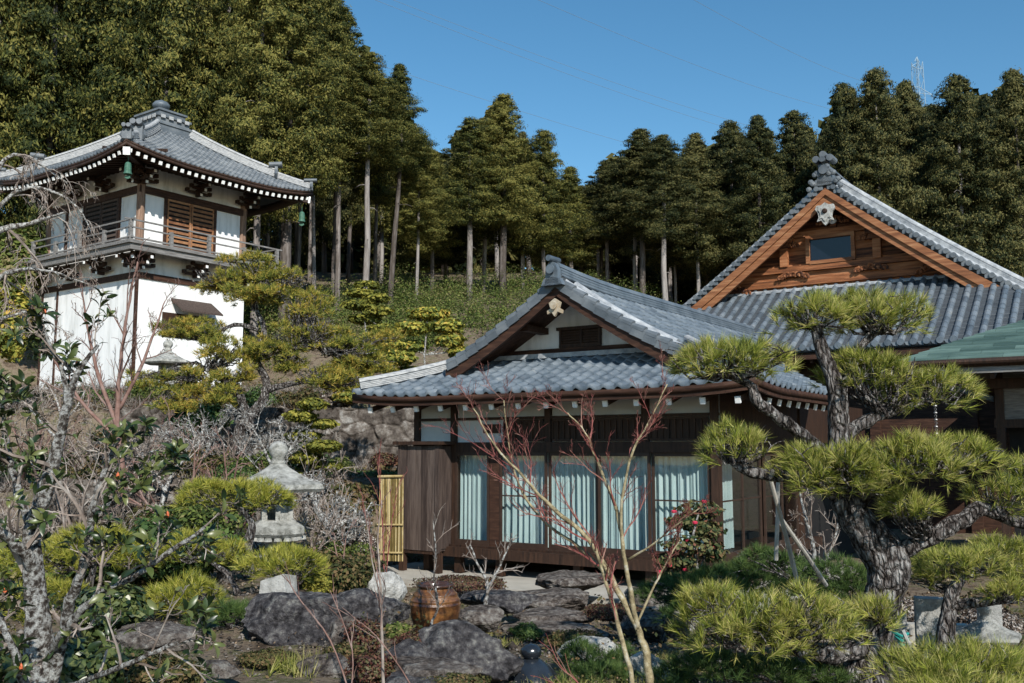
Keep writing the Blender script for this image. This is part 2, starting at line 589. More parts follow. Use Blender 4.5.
FR = [0, .10, .22, .34, .46, .62, .82, 1.0]
FZ = [.018, .042, .055, .042, .015, 0, 0, .018]


def tiles(S, Hmax, ulim, tw, tl, name, m, parent, first_lip=.07, jitter=.004):
    V = []
    Fc = []
    j = 0
    r = random.Random(5)
    while j * tl < Hmax - .01:
        h0 = j * tl
        h1 = min(h0 + tl * 1.06, Hmax + .02)
        l0, r0 = ulim(h0)
        l1, r1 = ulim(h1)
        i = math.floor(min(l0, l1) / tw)
        while i * tw < max(r0, r1):
            u0 = i * tw
            us = [u0 + f * tw for f in FR]
            c0 = [min(max(u, l0), r0) for u in us]
            c1 = [min(max(u, l1), r1) for u in us]
            i += 1
            if c0[-1] - c0[0] < .02 and c1[-1] - c1[0] < .02:
                continue
            n = s_normal(S, (c0[0] + c0[-1]) / 2, (h0 + h1) / 2)
            dz = r.uniform(-jitter, jitter)
            base = len(V)
            lip = first_lip if j == 0 else .035
            for k in range(len(us)):
                V.append(S(c0[k], h0) + n * (FZ[k] + .03 + dz - lip))
            for k in range(len(us)):
                V.append(S(c0[k], h0) + n * (FZ[k] + .03 + dz))
            for k in range(len(us)):
                V.append(S(c1[k], h1) + n * (FZ[k] + .002))
            K = len(us)
            for rr in range(2):
                for k in range(K - 1):
                    a = base + rr * K + k
                    Fc.append((a, a + 1, a + K + 1, a + K))
        j += 1
    me = np_mesh(name, [tuple(v) for v in V], Fc, m)
    return link(bpy.data.objects.new(name, me), parent)


def slab(S, Hmax, ulim, z0, z1, name, m, parent, nh=10, nu=14):
    V = []
    for z in (z0, z1):
        for j in range(nh + 1):
            h = Hmax * j / nh
            l, r = ulim(h)
            for i in range(nu + 1):
                p = S(l + (r - l) * i / nu, h)
                V.append((p.x, p.y, p.z + z))
    A = (nh + 1) * (nu + 1)
    Fc = []
    g = lambda q, j, i: q * A + j * (nu + 1) + i
    for j in range(nh):
        for i in range(nu):
            Fc.append((g(0, j, i), g(0, j + 1, i), g(0, j + 1, i + 1), g(0, j, i + 1)))
            Fc.append((g(1, j, i), g(1, j, i + 1), g(1, j + 1, i + 1), g(1, j + 1, i)))
    for i in range(nu):
        Fc.append((g(0, 0, i), g(0, 0, i + 1), g(1, 0, i + 1), g(1, 0, i)))
        Fc.append((g(0, nh, i + 1), g(0, nh, i), g(1, nh, i), g(1, nh, i + 1)))
    for j in range(nh):
        Fc.append((g(0, j + 1, 0), g(0, j, 0), g(1, j, 0), g(1, j + 1, 0)))
        Fc.append((g(0, j, nu), g(0, j + 1, nu), g(1, j + 1, nu), g(1, j, nu)))
    me = np_mesh(name, V, Fc, m)
    return link(bpy.data.objects.new(name, me), parent)


def ridge_prof(w, h, layers=3, cap=True):
    """stepped courses of flat tiles with a round cap"""
    right = []
    n = layers
    for i in range(n):
        z0 = h * i / n
        z1 = h * (i + 1) / n
        ww = w / 2 * (1 - .12 * i)
        right += [(ww, z0 + h / n * .35), (ww, z1), (ww - .025, z1), (ww - .025, z1 + h / n * .34)]
    right = [(w / 2 - .02, 0)] + right
    top = []
    if cap:
        rc = w * .34
        for k in range(7):
            a = math.pi * k / 6
            top.append((rc * math.cos(a), h + .02 + rc * math.sin(a)))
    left = [(-a, b) for a, b in right[::-1]]
    return right + top + left


def half_round(r, n=6, base=-.03):
    return [(r, base)] + [(r * math.cos(math.pi * k / n), r * math.sin(math.pi * k / n)) for k in range(n + 1)] + [(-r, base)]


def oni(mb, c, sc, axis='y', horned=False):
    """ridge-end ornament facing -axis, centre base at c"""
    x, y, z = c
    sh = [(-.26, 0), (-.34, -.18), (-.22, -.12), (-.2, .0), (-.19, .25), (-.12, .42), (0, .50), (.12, .42), (.19, .25), (.2, 0), (.22, -.12), (.34, -.18), (.26, 0), (0, .06)]
    sh = [(a * sc, b * sc) for a, b in sh]
    if axis == 'y':
        mb.prism([(x + a, z + b) for a, b in sh], y - .09 * sc, y + .09 * sc, 'y')
        mb.lathe([(.13 * sc, 0), (.13 * sc, .05 * sc), (.09 * sc, .06 * sc), (.06 * sc, .1 * sc), (.0, .1 * sc)][::1], 14, (x, y - .19 * sc, z + .26 * sc), axis='y')
        mb.lathe([(.085 * sc, -.26 * sc), (.085 * sc, .3 * sc)], 12, (x, y, z + .56 * sc), axis='y')
    if horned:
        for q in (-1, 0, 1):
            mb.lathe([(.10 * sc, -.18 * sc), (.10 * sc, .3 * sc)], 12, (x + q * .2 * sc, y, z + (.60 + (.12 if q == 0 else 0)) * sc), axis='y')
        for k in range(16):
            q = (k - 7.5) / 7.5
            mb.lathe([(.0, -.05 * sc), (.07 * sc, -.03 * sc), (.085 * sc, .03 * sc), (.05 * sc, .06 * sc)], 8, (x + q * .45 * sc, y - .1 * sc, z + (.30 - .55 * q * q + .10 * math.sin(k * 2.3)) * sc), axis='y')


# ------------------------------------------------------------------ house with blue curtains
def build_house():
    X0, Y0, A = HOUSE
    root = empty('garden_house', (X0, Y0, 0), A, 'tiled house with aqua curtains behind glass doors and a white plaster gable', 'house')
    xa, xb = .2, 8.35
    hw = (xb - xa) / 2
    cx = (xa + xb) / 2
    ze = 1.0
    Hf = lambda h: .299 * h + .051 * h * h
    BACK = 11.2
    lift = lambda u, h, L: .10 * max(0, 1 - abs(u - h) / 1.6) ** 2 * max(0, 1 - h / 2)
    Sfront = lambda u, h: Vector((xa + u, h, ze + Hf(h) + lift(u, h, 0) + lift(xb - xa - u, h, 0)))
    Sright = lambda u, h: Vector((xb - h, u, ze + Hf(max(h, -1)) + lift(u, h, 0)))
    Sleft = lambda u, h: Vector((xa + h, u, ze + Hf(max(h, -1)) + lift(u, h, 0)))
    hg = 1.95
    verge = 1.0
    roof = empty('roof', (0, 0, 0))
    roof.parent = root
    fl = lambda h: (h, xb - xa - h)
    tiles(Sfront, hg, fl, .262, .235, 'skirt_tiles', M_tile, roof)
    back = lambda h: 4.7 + (BACK - 4.7) * min(1, h / hw) if h > 0 else 4.7
    sl = lambda h: ((h if h < hg - .1 else verge), back(h))
    sleft = lambda h: ((h if h < hg - .1 else verge), BACK)
    tiles(Sright, hw, sl, .262, .235, 'roof_tiles', M_tile, roof)
    tiles(Sleft, hw, sleft, .262, .235, 'roof_tiles', M_tile, roof)
    slab(Sfront, hg, fl, -.13, -.03, 'roof_boards', M_brwood, roof)
    # two sheets each for the side slopes: below and above the gable foot
    slab(Sright, hg, lambda h: (h, back(h)), -.13, -.03, 'roof_boards', M_brwood, roof)
    slab(lambda u, h: Sright(u, h + hg), hw - hg, lambda h: (verge, back(h + hg)), -.13, -.03, 'roof_boards', M_brwood, roof)
    slab(Sleft, hg, lambda h: (h, BACK), -.13, -.03, 'roof_boards', M_brwood, roof)
    slab(lambda u, h: Sleft(u, h + hg), hw - hg, lambda h: (verge, BACK), -.13, -.03, 'roof_boards', M_brwood, roof)
    # eave fascia boards
    mb = MB()
    for t in range(16):
        a, b = Sfront((xb - xa) * t / 16, .0), Sfront((xb - xa) * (t + 1) / 16, .0)
        mb.beam(a + Vector((0, .05, -.13)), b + Vector((0, .05, -.13)), .05, .13)
    for t in range(8):
        a, b = Sright(4.7 * t / 8, 0), Sright(4.7 * (t + 1) / 8, 0)
        mb.beam(a + Vector((-.05, 0, -.13)), b + Vector((-.05, 0, -.13)), .05, .13)
    mb.build('fascia', M_brwood, roof)
    # rafters with white ends
    r0 = None
    for k in range(14):
        x = xa + .35 + k * (xb - xa - .7) / 13
        if r0 is None:
            rb = MB()
            rb.beam((0, .17, 0), (0, 1.2, .30), .07, .09, 0)
            rb.beam((0, .13, -.012), (0, .17, 0), .085, .105, 1)
            r0 = rb.build('rafter', [M_dkwood, M_white], roof)
            o = r0
        else:
            o = link(r0.copy(), roof)
        o.location = (x, 0, ze - .24)
    for k in range(9):
        o = link(r0.copy(), roof)
        o.location = (xb, .5 + k * .5, ze - .24)
        o.rotation_euler = (0, 0, math.pi / 2)
    # barge boards, gable wall
    for sgn in (-1, 1):
        pts_t, pts_b = [], []
        n = 14
        for i in range(n + 1):
            h = 1.55 + (hw - 1.55) * i / n
            x = cx + sgn * (hw - h)
            pts_t.append((x, ze + Hf(h) - .04))
            pts_b.append((x, ze + Hf(h) - .04 - .23 - .05 * (1 - i / n)))
        bb = MB()
        bb.prism(pts_t + pts_b[::-1], verge - .02, verge + .05, 'y')
        bb.prism([(a, b - .03) for a, b in pts_t] + [(a, b + .08) for a, b in pts_b[::-1]], verge + .05, verge + .14, 'y')
        bb.build('barge_board', M_brwood, roof)
    gw = MB()
    top = [(cx + s_ * (hw - h), ze + Hf(h) - .14) for s_, h in [(-1, 1.9), (-1, 2.5), (-1, 3.2), (-1, hw), (1, 3.2), (1, 2.5), (1, 1.9)]]
    gw.prism(top, 1.95, 2.05, 'y')
    gw.build('gable_wall', M_plaster, root)
    gb = MB()
    gb.box(cx - 2.0, cx + 2.0, 1.88, 1.95, 1.80, 1.93)
    gb.build('gable_beam', M_brwood, root)
    v = MB()
    v.box(cx - .48, cx + .42, 1.88, 1.95, 1.935, 2.0)
    v.box(cx - .53, cx + .47, 1.86, 1.95, 2.27, 2.33)
    for k in (-.48, -.03, .37):
        v.box(cx + k, cx + k + .05, 1.885, 1.95, 2.0, 2.27)
    for k in range(5):
        v.box(cx - .43, cx + .37, 1.90, 1.94, 2.02 + k * .05, 2.045 + k * .05)
    v.box(cx - .44, cx + .38, 1.94, 1.953, 1.99, 2.28)
    v.build('gable_vent', M_dkwood, root)
    # side purlins showing in the gable
    pu = MB()
    pu.box(cx - .93, cx - .75, 1.2, 1.96, 2.22, 2.34)
    pu.box(cx + .75, cx + .93, 1.2, 1.96, 2.22, 2.34)
    pu.build('purlin', M_brwood, root)
    og = MB()
    og.prism([(cx + (a - cx) * .8, 2.58 + (b - 2.58) * .8) for a, b in [(cx - .19, 2.42), (cx - .2, 2.5), (cx - .11, 2.55), (cx - .15, 2.68), (cx, 2.78), (cx + .15, 2.68), (cx + .11, 2.55), (cx + .2, 2.5), (cx + .19, 2.42), (cx + .08, 2.47), (cx, 2.36), (cx - .08, 2.47)]], verge - .08, verge - .02, 'y')
    og.lathe([(.07, 0), (.05, .05), (.0, .06)], 10, (cx, verge - .13, 2.6), axis='y')
    og.build('gable_ornament', mat('gilt_ornament', [(.30, .22, .13), (.50, .46, .38)], 9, .5), root)
    # ridge and descending ridges
    rg = MB()
    zt = ze + Hf(hw)
    rg.sweep(ridge_prof(.30, .17, 3), [(cx, y, zt - .04 + .10 * max(0, 1 - (y - verge) / 2.5) ** 2) for y in np.linspace(verge - .05, BACK, 14)])
    rg.build('main_ridge', M_tile, roof)
    on = MB()
    oni(on, (cx, verge - .12, zt + .02), .66)
    on.build('ridge_end_tile', M_tile, roof)
    dr = MB()
    for sgn in (-1, 1):
        S = Sleft if sgn < 0 else Sright
        path = [S(verge + .42, h) + Vector((0, 0, .07)) for h in np.linspace(hw - .15, 1.9, 10)]
        dr.sweep(half_round(.085), path)
        path = [S(verge + .12, h) + Vector((0, 0, .06)) for h in np.linspace(hw - .1, 1.6, 10)]
        dr.sweep(half_round(.07), path)
    dr.build('verge_rolls', M_ridge, roof, smooth=False)
    vt = MB()
    for sgn in (-1, 1):
        S = Sleft if sgn < 0 else Sright
        h = 1.6
        while h < hw - .1:
            p = S(verge, h)
            q = S(verge, h + .25)
            d = (q - p)
            vt.tube([p + Vector((0, .015, .06)), p + d * 1.02 + Vector((0, .015, .03))], [.085, .07], 10)
            vt.beam(p + Vector((0, -.045, -.035)), p + d + Vector((0, -.045, -.055)), .035, .12)
            h += .235
    vt.build('verge_tiles', M_tile2, roof)
    for S in (lambda k: Vector((xa + k, k, ze + Hf(k) + .10 * max(0, 1 - k / 2))), lambda k: Vector((xb - k, k, ze + Hf(k) + .10 * max(0, 1 - k / 2)))):
        hr = MB()
        hr.sweep(ridge_prof(.22, .13, 4), [S(k) + Vector((0, 0, .03)) for k in np.linspace(.12, 1.95, 8)])
        hr.build('hip_ridge', M_mortar, roof)
    fls = MB()
    fls.box(cx - 2.2, cx + 2.2, 1.74, 1.90, 1.74, 1.83)
    fls.build('flashing', M_ridge, roof)

    # ---- body
    wy = 1.05            # front wall plane
    wx0, wx1 = .95, 7.32
    wb = 10.5
    core = MB()
    core.box(wx0 + .35, wx1 - 1.0, wy + 1.2, wb, -2.0, 1.15)
    core.build('inner_wall', M_intdark, root)
    up = MB()
    up.box(wx0, wx1, wy + .02, wy + .08, .12, .98)
    up.box(wx0 + .02, wx0 + .08, wy, wb, -2.0, .98)
    up.build('upper_wall', M_plaster_g, root)
    fr = MB()
    for x in (wx0, 1.86, 4.0, 5.95, wx1 - .13):
        fr.box(x, x + .13, wy - .05, wy + .08, -2.0 if x in (1.86, wx1 - .13) else .0, .98)
    fr.box(wx0, wx1 + .03, wy - .07, wy + .02, -.06, .13)
    fr.box(wx0, wx1 + .02, wy - .055, wy + .02, .55, .60)
    fr.build('post_and_beam', M_dkwood, root)
    lt = MB()
    for x0_, x1_ in ((3.1, 3.97), (4.16, 5.92), (6.1, 7.15)):
        lt.box(x0_, x1_, wy - .015, wy + .018, .14, .545)
        lt.box(x0_, x1_, wy - .05, wy - .015, .14, .18)
        lt.box(x0_, x1_, wy - .05, wy - .015, .50, .54)
        n = int((x1_ - x0_) / .11)
        for k in range(n + 1):
            xx = x0_ + (x1_ - x0_) * k / n
            lt.box(xx - .012, xx + .012, wy - .04, wy - .016, .18, .50)
    lt.box(2.62, 3.0, wy - .02, wy + .015, .30, .47)
    lt.build('transom_lattice', M_dkwood, root)
    # floor, sill, stilts
    fb = MB()
    fb.box(wx0, wx1 + .06, wy - .12, wy + 1.2, -1.98, -1.80)
    fb.box(wx1 - 1.0, wx1 + .06, wy + 1.2, 6.5, -1.98, -1.80)
    fb.box(wx0 + .8, wx1 + .1, wy - .2, wy - .12, -2.02, -1.84)
    fb.build('veranda_floor', M_dkwood, root)
    for x in (1.25, 2.0, 2.95, 4.6, 6.0, 7.2):
        s_ = MB()
        s_.box(x, x + .14, wy - .08, wy + .06, -2.36, -1.98)
        s_.box(x - .05, x + .19, wy - .13, wy + .11, -2.42, -2.33, 1)
        s_.build('stilt', [M_dkwood, M_concrete], root)
    # cupboard for the shutters
    cb = MB()
    n = 7
    for k in range(n):
        a = .90 + .97 * k / n
        cb.box(a, a + .97 / n - .008, .62 + (.006 if k % 2 else 0), .66, -1.92, .06)
    cb.box(.90, 1.87, .66, wy - .03, -1.92, .06)
    for k in range(3):
        b_ = .62 + (wy - .65) * k / 3
        cb.box(1.873, 1.895, b_, b_ + .13, -1.88, .06)
    cb.box(1.80, 1.90, .60, .68, -1.95, .08)
    cb.box(.88, .95, .605, .68, -1.95, .08)
    c_ = cb.build('shutter_cupboard', M_board, root)
    ct = MB()
    ct.box(.80, 2.0, .53, wy - .02, .085, .15)
    ct.build('cupboard_cap', M_dkwood, c_)
    cl = MB()
    cl.box(1.78, 1.90, .62, .74, -2.38, -1.96)
    cl.box(.92, 1.03, .62, .74, -2.38, -1.96)
    cl.box(.90, 1.9, .64, .70, -1.985, -1.925)
    cl.build('cupboard_foot', M_dkwood, c_)
    # glass doors
    tracks = [(1.99, 2.78, 0), (3.02, 4.05, 0), (4.06, 5.08, 1), (5.10, 6.10, 0), (6.11, 7.16, 1)]
    for i, (a, b, t) in enumerate(tracks):
        yy = wy - .04 + t * .05
        d = MB()
        d.box(a, a + .045, yy - .02, yy + .02, -1.80, -.06)
        d.box(b - .045, b, yy - .02, yy + .02, -1.80, -.06)
        d.box(a + .045, b - .045, yy - .02, yy + .02, -1.80, -1.70)
        d.box(a + .045, b - .045, yy - .02, yy + .02, -.12, -.06)
        if i in (1, 4):
            d.box(a + .045, b - .045, yy - .015, yy + .015, -.87, -.845)
        dd = d.build('glass_door', M_frame, root)
        g = MB()
        g.box(a + .04, b - .04, yy - .004, yy + .002, -1.71, -.11)
        g.build('pane', M_glass, dd)
    gd = MB()
    gd.box(2.79, 3.01, wy - .05, wy + .05, -1.8, -.06)
    gd.build('door_post', M_brwood, root)
    # side doors
    for i in range(4):
        a, b = 1.15 + i * 1.05, 2.17 + i * 1.05
        xx = wx1 - .03 - .05 * (i % 2)
        d = MB()
        d.box(xx - .02, xx + .02, a, a + .045, -1.80, -.06)
        d.box(xx - .02, xx + .02, b - .045, b, -1.80, -.06)
        d.box(xx - .02, xx + .02, a + .045, b - .045, -1.80, -1.70)
        d.box(xx - .02, xx + .02, a + .045, b - .045, -.12, -.06)
        d.box(xx - .015, xx + .015, a + .045, b - .045, -.87, -.845)
        dd = d.build('glass_door', M_frame, root)
        g = MB()
        g.box(xx - .004, xx + .002, a + .04, b - .04, -1.71, -.11)
        g.build('pane', M_glass, dd)
    for fx in (0, 1):
        cu = MB()
        n = 420 if not fx else 250
        L0, L1 = (1.96, 7.12) if not fx else (1.2, 3.1)
        vs = []
        for k in range(n + 1):
            u = L0 + (L1 - L0) * k / n
            w = (.030 + .016 * math.sin(u * 4.3)) * math.sin(u * 52 + 3.2 * math.sin(u * 2.7) + 1.1 * math.sin(u * 9.1)) + .016 * math.sin(u * 117 + 2.5 * math.sin(u * 6.0))
            for z in (-1.78, -1.2, -.6, .02):
                q = w * (1 if z > -1.5 else 1.15)
                vs.append((u, wy + .17 + q, z) if not fx else (wx1 - .6 - q, u, z))
        fs = []
        for k in range(n):
            for z in range(3):
                a = k * 4 + z
                fs.append((a, a + 4, a + 5, a + 1))
        cu.add(vs, fs)
        cu.build('curtain', M_curt, root, smooth=True)
    sb = MB()
    sb.box(wx1 - .06, wx1 + .03, wy, 6.0, -.06, .13)
    sb.box(wx1 - .10, wx1 + .02, 5.35, 5.48, -2.0, .98)
    sb.box(wx1 - .08, wx1 - .02, wy + .1, wb, .131, .98)
    sb.build('side_beam', M_dkwood, root)
    sd = MB()
    sd.box(wx1 - .5, wx1 - .09, 5.5, wb, -2.4, .98)
    sd.build('side_wall', M_intdark, root)
    return root


house = build_house()

# concrete apron round the house
ap = MB()
ap.box(.3, 8.3, -.45, 1.9, -2.46, -2.33)
ap.box(7.3, 8.3, 1.9, 6.0, -2.46, -2.33)
ap.box(.3, 8.4, -.56, -.452, -2.46, -2.29)
apo = ap.build('path', M_concrete)
apo.location = (HOUSE[0], HOUSE[1], 0)
apo.rotation_euler = (0, 0, HOUSE[2])
tag(apo, kind='structure')


# ------------------------------------------------------------------ white tower
def build_tower():
    X0, Y0, A = TOWER
    root = empty('temple_tower', (X0, Y0, 0), A, 'white two storey temple tower with balcony and sweeping hipped tile roof', 'tower')
    we, wl_ = 8.5, 8.9
    ze = 10.28
    K = 3.55
    Hf = lambda h: .50 * h + .04 * h * h
    lf = lambda u, h: .30 * max(0, 1 - max(u - h, 0) / 3.2) ** 2 * max(0, 1 - h / 3.5) ** 1.5
    def side(e, n, o, L):
        return lambda u, h: Vector((o[0] + e[0] * u + n[0] * h, o[1] + e[1] * u + n[1] * h, ze + Hf(h) + lf(u, h) + lf(L - u, h)))
    sides = [(side((1, 0), (0, 1), (0, 0), we), we), (side((0, 1), (1, 0), (0, 0), wl_), wl_),
             (side((1, 0), (0, -1), (0, wl_), we), we), (side((0, 1), (-1, 0), (we, 0), wl_), wl_)]
    roof = empty('roof', (0, 0, 0))
    roof.parent = root
    for i, (S, L) in enumerate(sides):
        ul = (lambda L: (lambda h: (h, L - h)))(L)
        if i < 2:
            tiles(S, K, ul, .21, .21, 'roof_tiles', M_tile2, roof)
        slab(S, K, ul, -.10, -.012, 'roof_boards', M_dkwood if i < 2 else M_tile_dk, roof)
        slab(S, .25, ul, -.22, -.102, 'eave_board', M_dkwood, roof, nh=1)
    # verge of hips
    for (cx_, cy_, sx, sy) in ((0, 0, 1, 1), (we, 0, -1, 1), (0, wl_, 1, -1), (we, wl_, -1, -1)):
        P = lambda k: Vector((cx_ + sx * k, cy_ + sy * k, ze + Hf(k) + .30 * max(0, 1 - k / 3.5) ** 1.5 * (1)))
        hp = MB()
        hp.sweep(ridge_prof(.28, .28, 5), [P(k) + Vector((0, 0, .02)) for k in np.linspace(1.15, K, 10)])
        hp.sweep(ridge_prof(.26, .18, 3), [P(k) + Vector((0, 0, .02)) for k in np.linspace(.1, 1.2, 5)])
        hp.build('hip_ridge', M_mortar, roof)
    for (cx_, cy_, sx, sy) in ((0, 0, 1, 1), (we, 0, -1, 1), (0, wl_, 1, -1)):
        for k, sc in ((1.05, 1.0), (.05, .7)):
            p = Vector((cx_ + sx * k, cy_ + sy * k, ze + Hf(k) + .30 * max(0, 1 - k / 3.5) ** 1.5))
            d = Vector((-sx, -sy, 0)).normalized()
            he = MB()
            l = Vector((-d.y, d.x, 0))
            he.beam(p + Vector((0, 0, .22 * sc)) - d * .06, p + Vector((0, 0, .22 * sc)) + d * .06, .42 * sc, .5 * sc)
            he.tube([p + l * .11 * sc + Vector((0, 0, .56 * sc)) - d * .3, p + l * .11 * sc + Vector((0, 0, .60 * sc)) + d * .22], .105 * sc, 12)
            he.tube([p - l * .11 * sc + Vector((0, 0, .56 * sc)) - d * .3, p - l * .11 * sc + Vector((0, 0, .60 * sc)) + d * .22], .105 * sc, 12)
            for q in (-1, 1):
                he.tube([p + l * .2 * sc * q, p + l * .28 * sc * q + Vector((0, 0, .15 * sc)), p + l * .24 * sc * q + Vector((0, 0, .34 * sc))], [.05 * sc, .08 * sc, .03], 6)
            he.build('hip_end_tile', M_tile2, roof)
    # platform and finial
    zc = ze + Hf(K)
    pl = MB()
    c0, c1 = K, we - K
    d0, d1 = K, wl_ - K
    zz = zc - .12
    for i, (g, hh) in enumerate(((.16, .18), (.10, .18), (.15, .09), (.02, .24), (.08, .09), (-.10, .20), (-.04, .08))):
        pl.box(c0 - g, c1 + g, d0 - g, d1 + g, zz, zz + hh)
        zz += hh
    for k in range(4):
        u = c0 + .05 + (c1 - c0 - .3) * k / 3
        pl.box(u, u + .2, d0 - .115, d0 - .10 + .01, zc + .50, zc + .64, 1)
    for k in range(6):
        u = d0 + .05 + (d1 - d0 - .3) * k / 5
        pl.box(c0 - .115, c0 - .09, u, u + .2, zc + .50, zc + .64, 1)
    pl.build('roof_cap', [M_tile2, M_mortar], roof)
    fi = MB()
    fi.lathe([(.34, 0), (.38, .04), (.30, .12), (.20, .16), (.17, .24), (.27, .29), (.34, .38), (.34, .46), (.26, .56), (.12, .62), (.05, .66), (.0, .68)], 20, ((c0 + c1) / 2, (d0 + d1) / 2, zz - .01))
    fi.build('finial', M_tile, roof, smooth=True)
    # rafters, white ends
    ro = None
    for S, L, rot in ((sides[0][0], we, 0), (sides[1][0], wl_, 1)):
        n = int(L / .30)
        for k in range(n):
            u = .22 + (L - .44) * k / (n - 1)
            if ro is None:
                rb = MB()
                rb.beam((0, .10, 0), (0, 1.75, .40), .10, .11, 0)
                rb.beam((0, .06, -.01), (0, .10, 0), .12, .13, 1)
                ro = rb.build('rafter', [M_dkwood, M_white], roof)
                o = ro
            else:
                o = link(ro.copy(), roof)
            p = S(u, 0)
            o.location = (p.x, p.y, p.z - .31)
            o.rotation_euler = (0, 0, -math.pi / 2) if rot else (0, 0, 0)
            if rot:
                o.scale = (-1, 1, 1)
    for (x, y, dx, dy) in ((.12, .12, 1, 1), (we - .12, .12, -1, 1), (.12, wl_ - .12, 1, -1)):
        cr = MB()
        cr.beam((x, y, ze - .10), (x + dx * 1.7, y + dy * 1.7, ze + .12), .2, .24, 0)
        cr.beam((x - dx * .05, y - dy * .05, ze - .11), (x, y, ze - .10), .23, .27, 1)
        cr.build('corner_rafter', [M_dkwood, M_white], roof)
    # body
    a0, a1 = 1.75, 6.55
    b0, b1 = 1.75, 8.2
    lw = MB()
    lw.box(a0, a1, b0, b1, 1.7, 6.3)
    lw.build('lower_wall', M_plaster, root)
    lb = MB()
    g = .06
    lb.box(a0 - g, a1 + g, b0 - g, b0, 6.18, 6.40)
    lb.box(a0 - g, a0, b0, b1, 6.18, 6.40)
    for (x, y) in ((a0 - .045, b0 - .045),):
        lb.box(x, x + .10, y, y + .10, 2.0, 6.18)
    lb.box(a0 - .045, a0 - .0, 7.0, 7.1, 2.0, 6.18)
    lb.box(a0 - .045, a0 - .0, b1 - .1, b1, 2.0, 6.18)
    lb.build('lower_timber', M_brwood, root)
    mw = MB()
    mw.box(a0 + .1, a1 - .1, b0 + .1, b1 - .1, 6.3, 7.25)
    mw.build('middle_wall', M_plaster, root)
    # balcony
    bal = MB()
    p = .95
    bal.box(a0 - p, a1 + p, b0 - p, b0 + .0, 7.22, 7.34)
    bal.box(a0 - p, a0, b0, b1 + p, 7.22, 7.34)
    bal.box(a1, a1 + p, b0, b1 + p, 7.22, 7.34)
    bal.box(a0 - p + .1, a1 + p - .1, b0 - p + .08, b0 - p + .22, 7.0, 7.218)
    bal.box(a0 - p + .08, a0 - p + .22, b0 - p + .1, b1 + p, 7.0, 7.218)
    bo = bal.build('balcony', M_bsill, root)
    def bracket(x, y, dx, dy, z0):
        bs = MB()
        for q in range(3):
            e = .30 + .25 * q
            bs.beam((x, y, z0 + q * .16), (x + dx * e, y + dy * e, z0 + q * .16), .12, .12)
            bs.beam((x + dx * e, y + dy * e, z0 - .02 + q * .16), (x + dx * (e + .02), y + dy * (e + .02), z0 - .02 + q * .16), .10, .10, 1)
            w = .45 - .1 * q
            bs.beam((x + dx * .12 * (q + 1) - dy * w, y + dy * .12 * (q + 1) - dx * w, z0 + .08 + q * .16), (x + dx * .12 * (q + 1) + dy * w, y + dy * .12 * (q + 1) + dx * w, z0 + .08 + q * .16), .1, .09)
            for s_ in (-1, 1):
                bs.beam((x + dx * .12 * (q + 1) + s_ * dy * w, y + dy * .12 * (q + 1) + s_ * dx * w, z0 + .13 + q * .16), (x + dx * .12 * (q + 1) + s_ * dy * (w + .12), y + dy * .12 * (q + 1) + s_ * dx * (w + .12), z0 + .13 + q * .16), .14, .13)
        bs.build('bracket', [M_dkwood, M_white], root)
    for x in (a0 + .05, 4.15, a1 - .05):
        bracket(x, b0, 0, -1, 6.55)
        bracket(x, b0, 0, -1, 9.72)
    for y in (b0 + .05, 3.9, 6.1, b1 - .05):
        bracket(a0, y, -1, 0, 6.55)
        bracket(a0, y, -1, 0, 9.72)
    bracket(a0, b0, -.707, -.707, 6.5)
    rl = MB()
    q = .07
    xa_, xb_ = a0 - p + q, a1 + p - q
    ya_, yb_ = b0 - p + q, b1 + p - q
    for z, w in ((8.05, .055), (7.78, .05), (7.42, .06)):
        ex = .25 if z > 8 else .1
        rl.beam((xa_ - ex, ya_, z), (xb_ + ex, ya_, z), w, w)
        rl.beam((xa_, ya_ - ex, z), (xa_, yb_ + ex, z), w, w)
        rl.beam((xb_, ya_, z), (xb_, yb_, z), w, w)
    rl.build('railing', M_bsill, bo)
    for k in range(5):
        u = xa_ + (xb_ - xa_) * k / 4
        pm = MB()
        pm.box(u - .06, u + .06, ya_ - .06, ya_ + .06, 7.34, 7.86 if k % 2 else 8.02)
        pm.build('railing_post', M_bsill, bo)
    for k in range(1, 6):
        u = ya_ + (yb_ - ya_) * k / 5
        pm = MB()
        pm.box(xa_ - .06, xa_ + .06, u - .06, u + .06, 7.34, 7.86 if k % 2 else 8.02)
        pm.build('railing_post', M_bsill, bo)
    # upper storey
    uw = MB()
    uw.box(a0 + .08, a1 - .08, b0 + .08, b1 - .08, 7.3, 10.6)
    uw.build('upper_wall', M_plaster, root)
    ps = [(a0, b0), (a1 - .2, b0), (a0, b1 - .2)]
    for (x, y) in ps:
        c = MB()
        c.lathe([(.15, 7.34), (.15, 9.8)], 14, (x + .1, y + .1, 0))
        c.build('corner_column', M_column, root, smooth=False)
    ub = MB()
    ub.box(a0 - .03, a1 + .03, b0 - .03, b0 + .1, 9.36, 9.62)
    ub.box(a0 - .03, a0 + .1, b0, b1 + .03, 9.36, 9.62)
    ub.box(a0 + .0, a1, b0 + .02, b0 + .1, 7.34, 7.46)
    ub.box(a0 + .02, a0 + .1, b0, b1, 7.34, 7.46)
    for x in (2.86, 5.08):
        ub.box(x - .06, x + .04, b0 + .0, b0 + .09, 7.46, 9.36)
    for y in (3.12, 5.5, 6.75, 8.1):
        ub.box(a0 + .0, a0 + .09, y - .05, y + .05, 7.46, 9.36)
    ub.build('upper_timber', M_brwood, root)
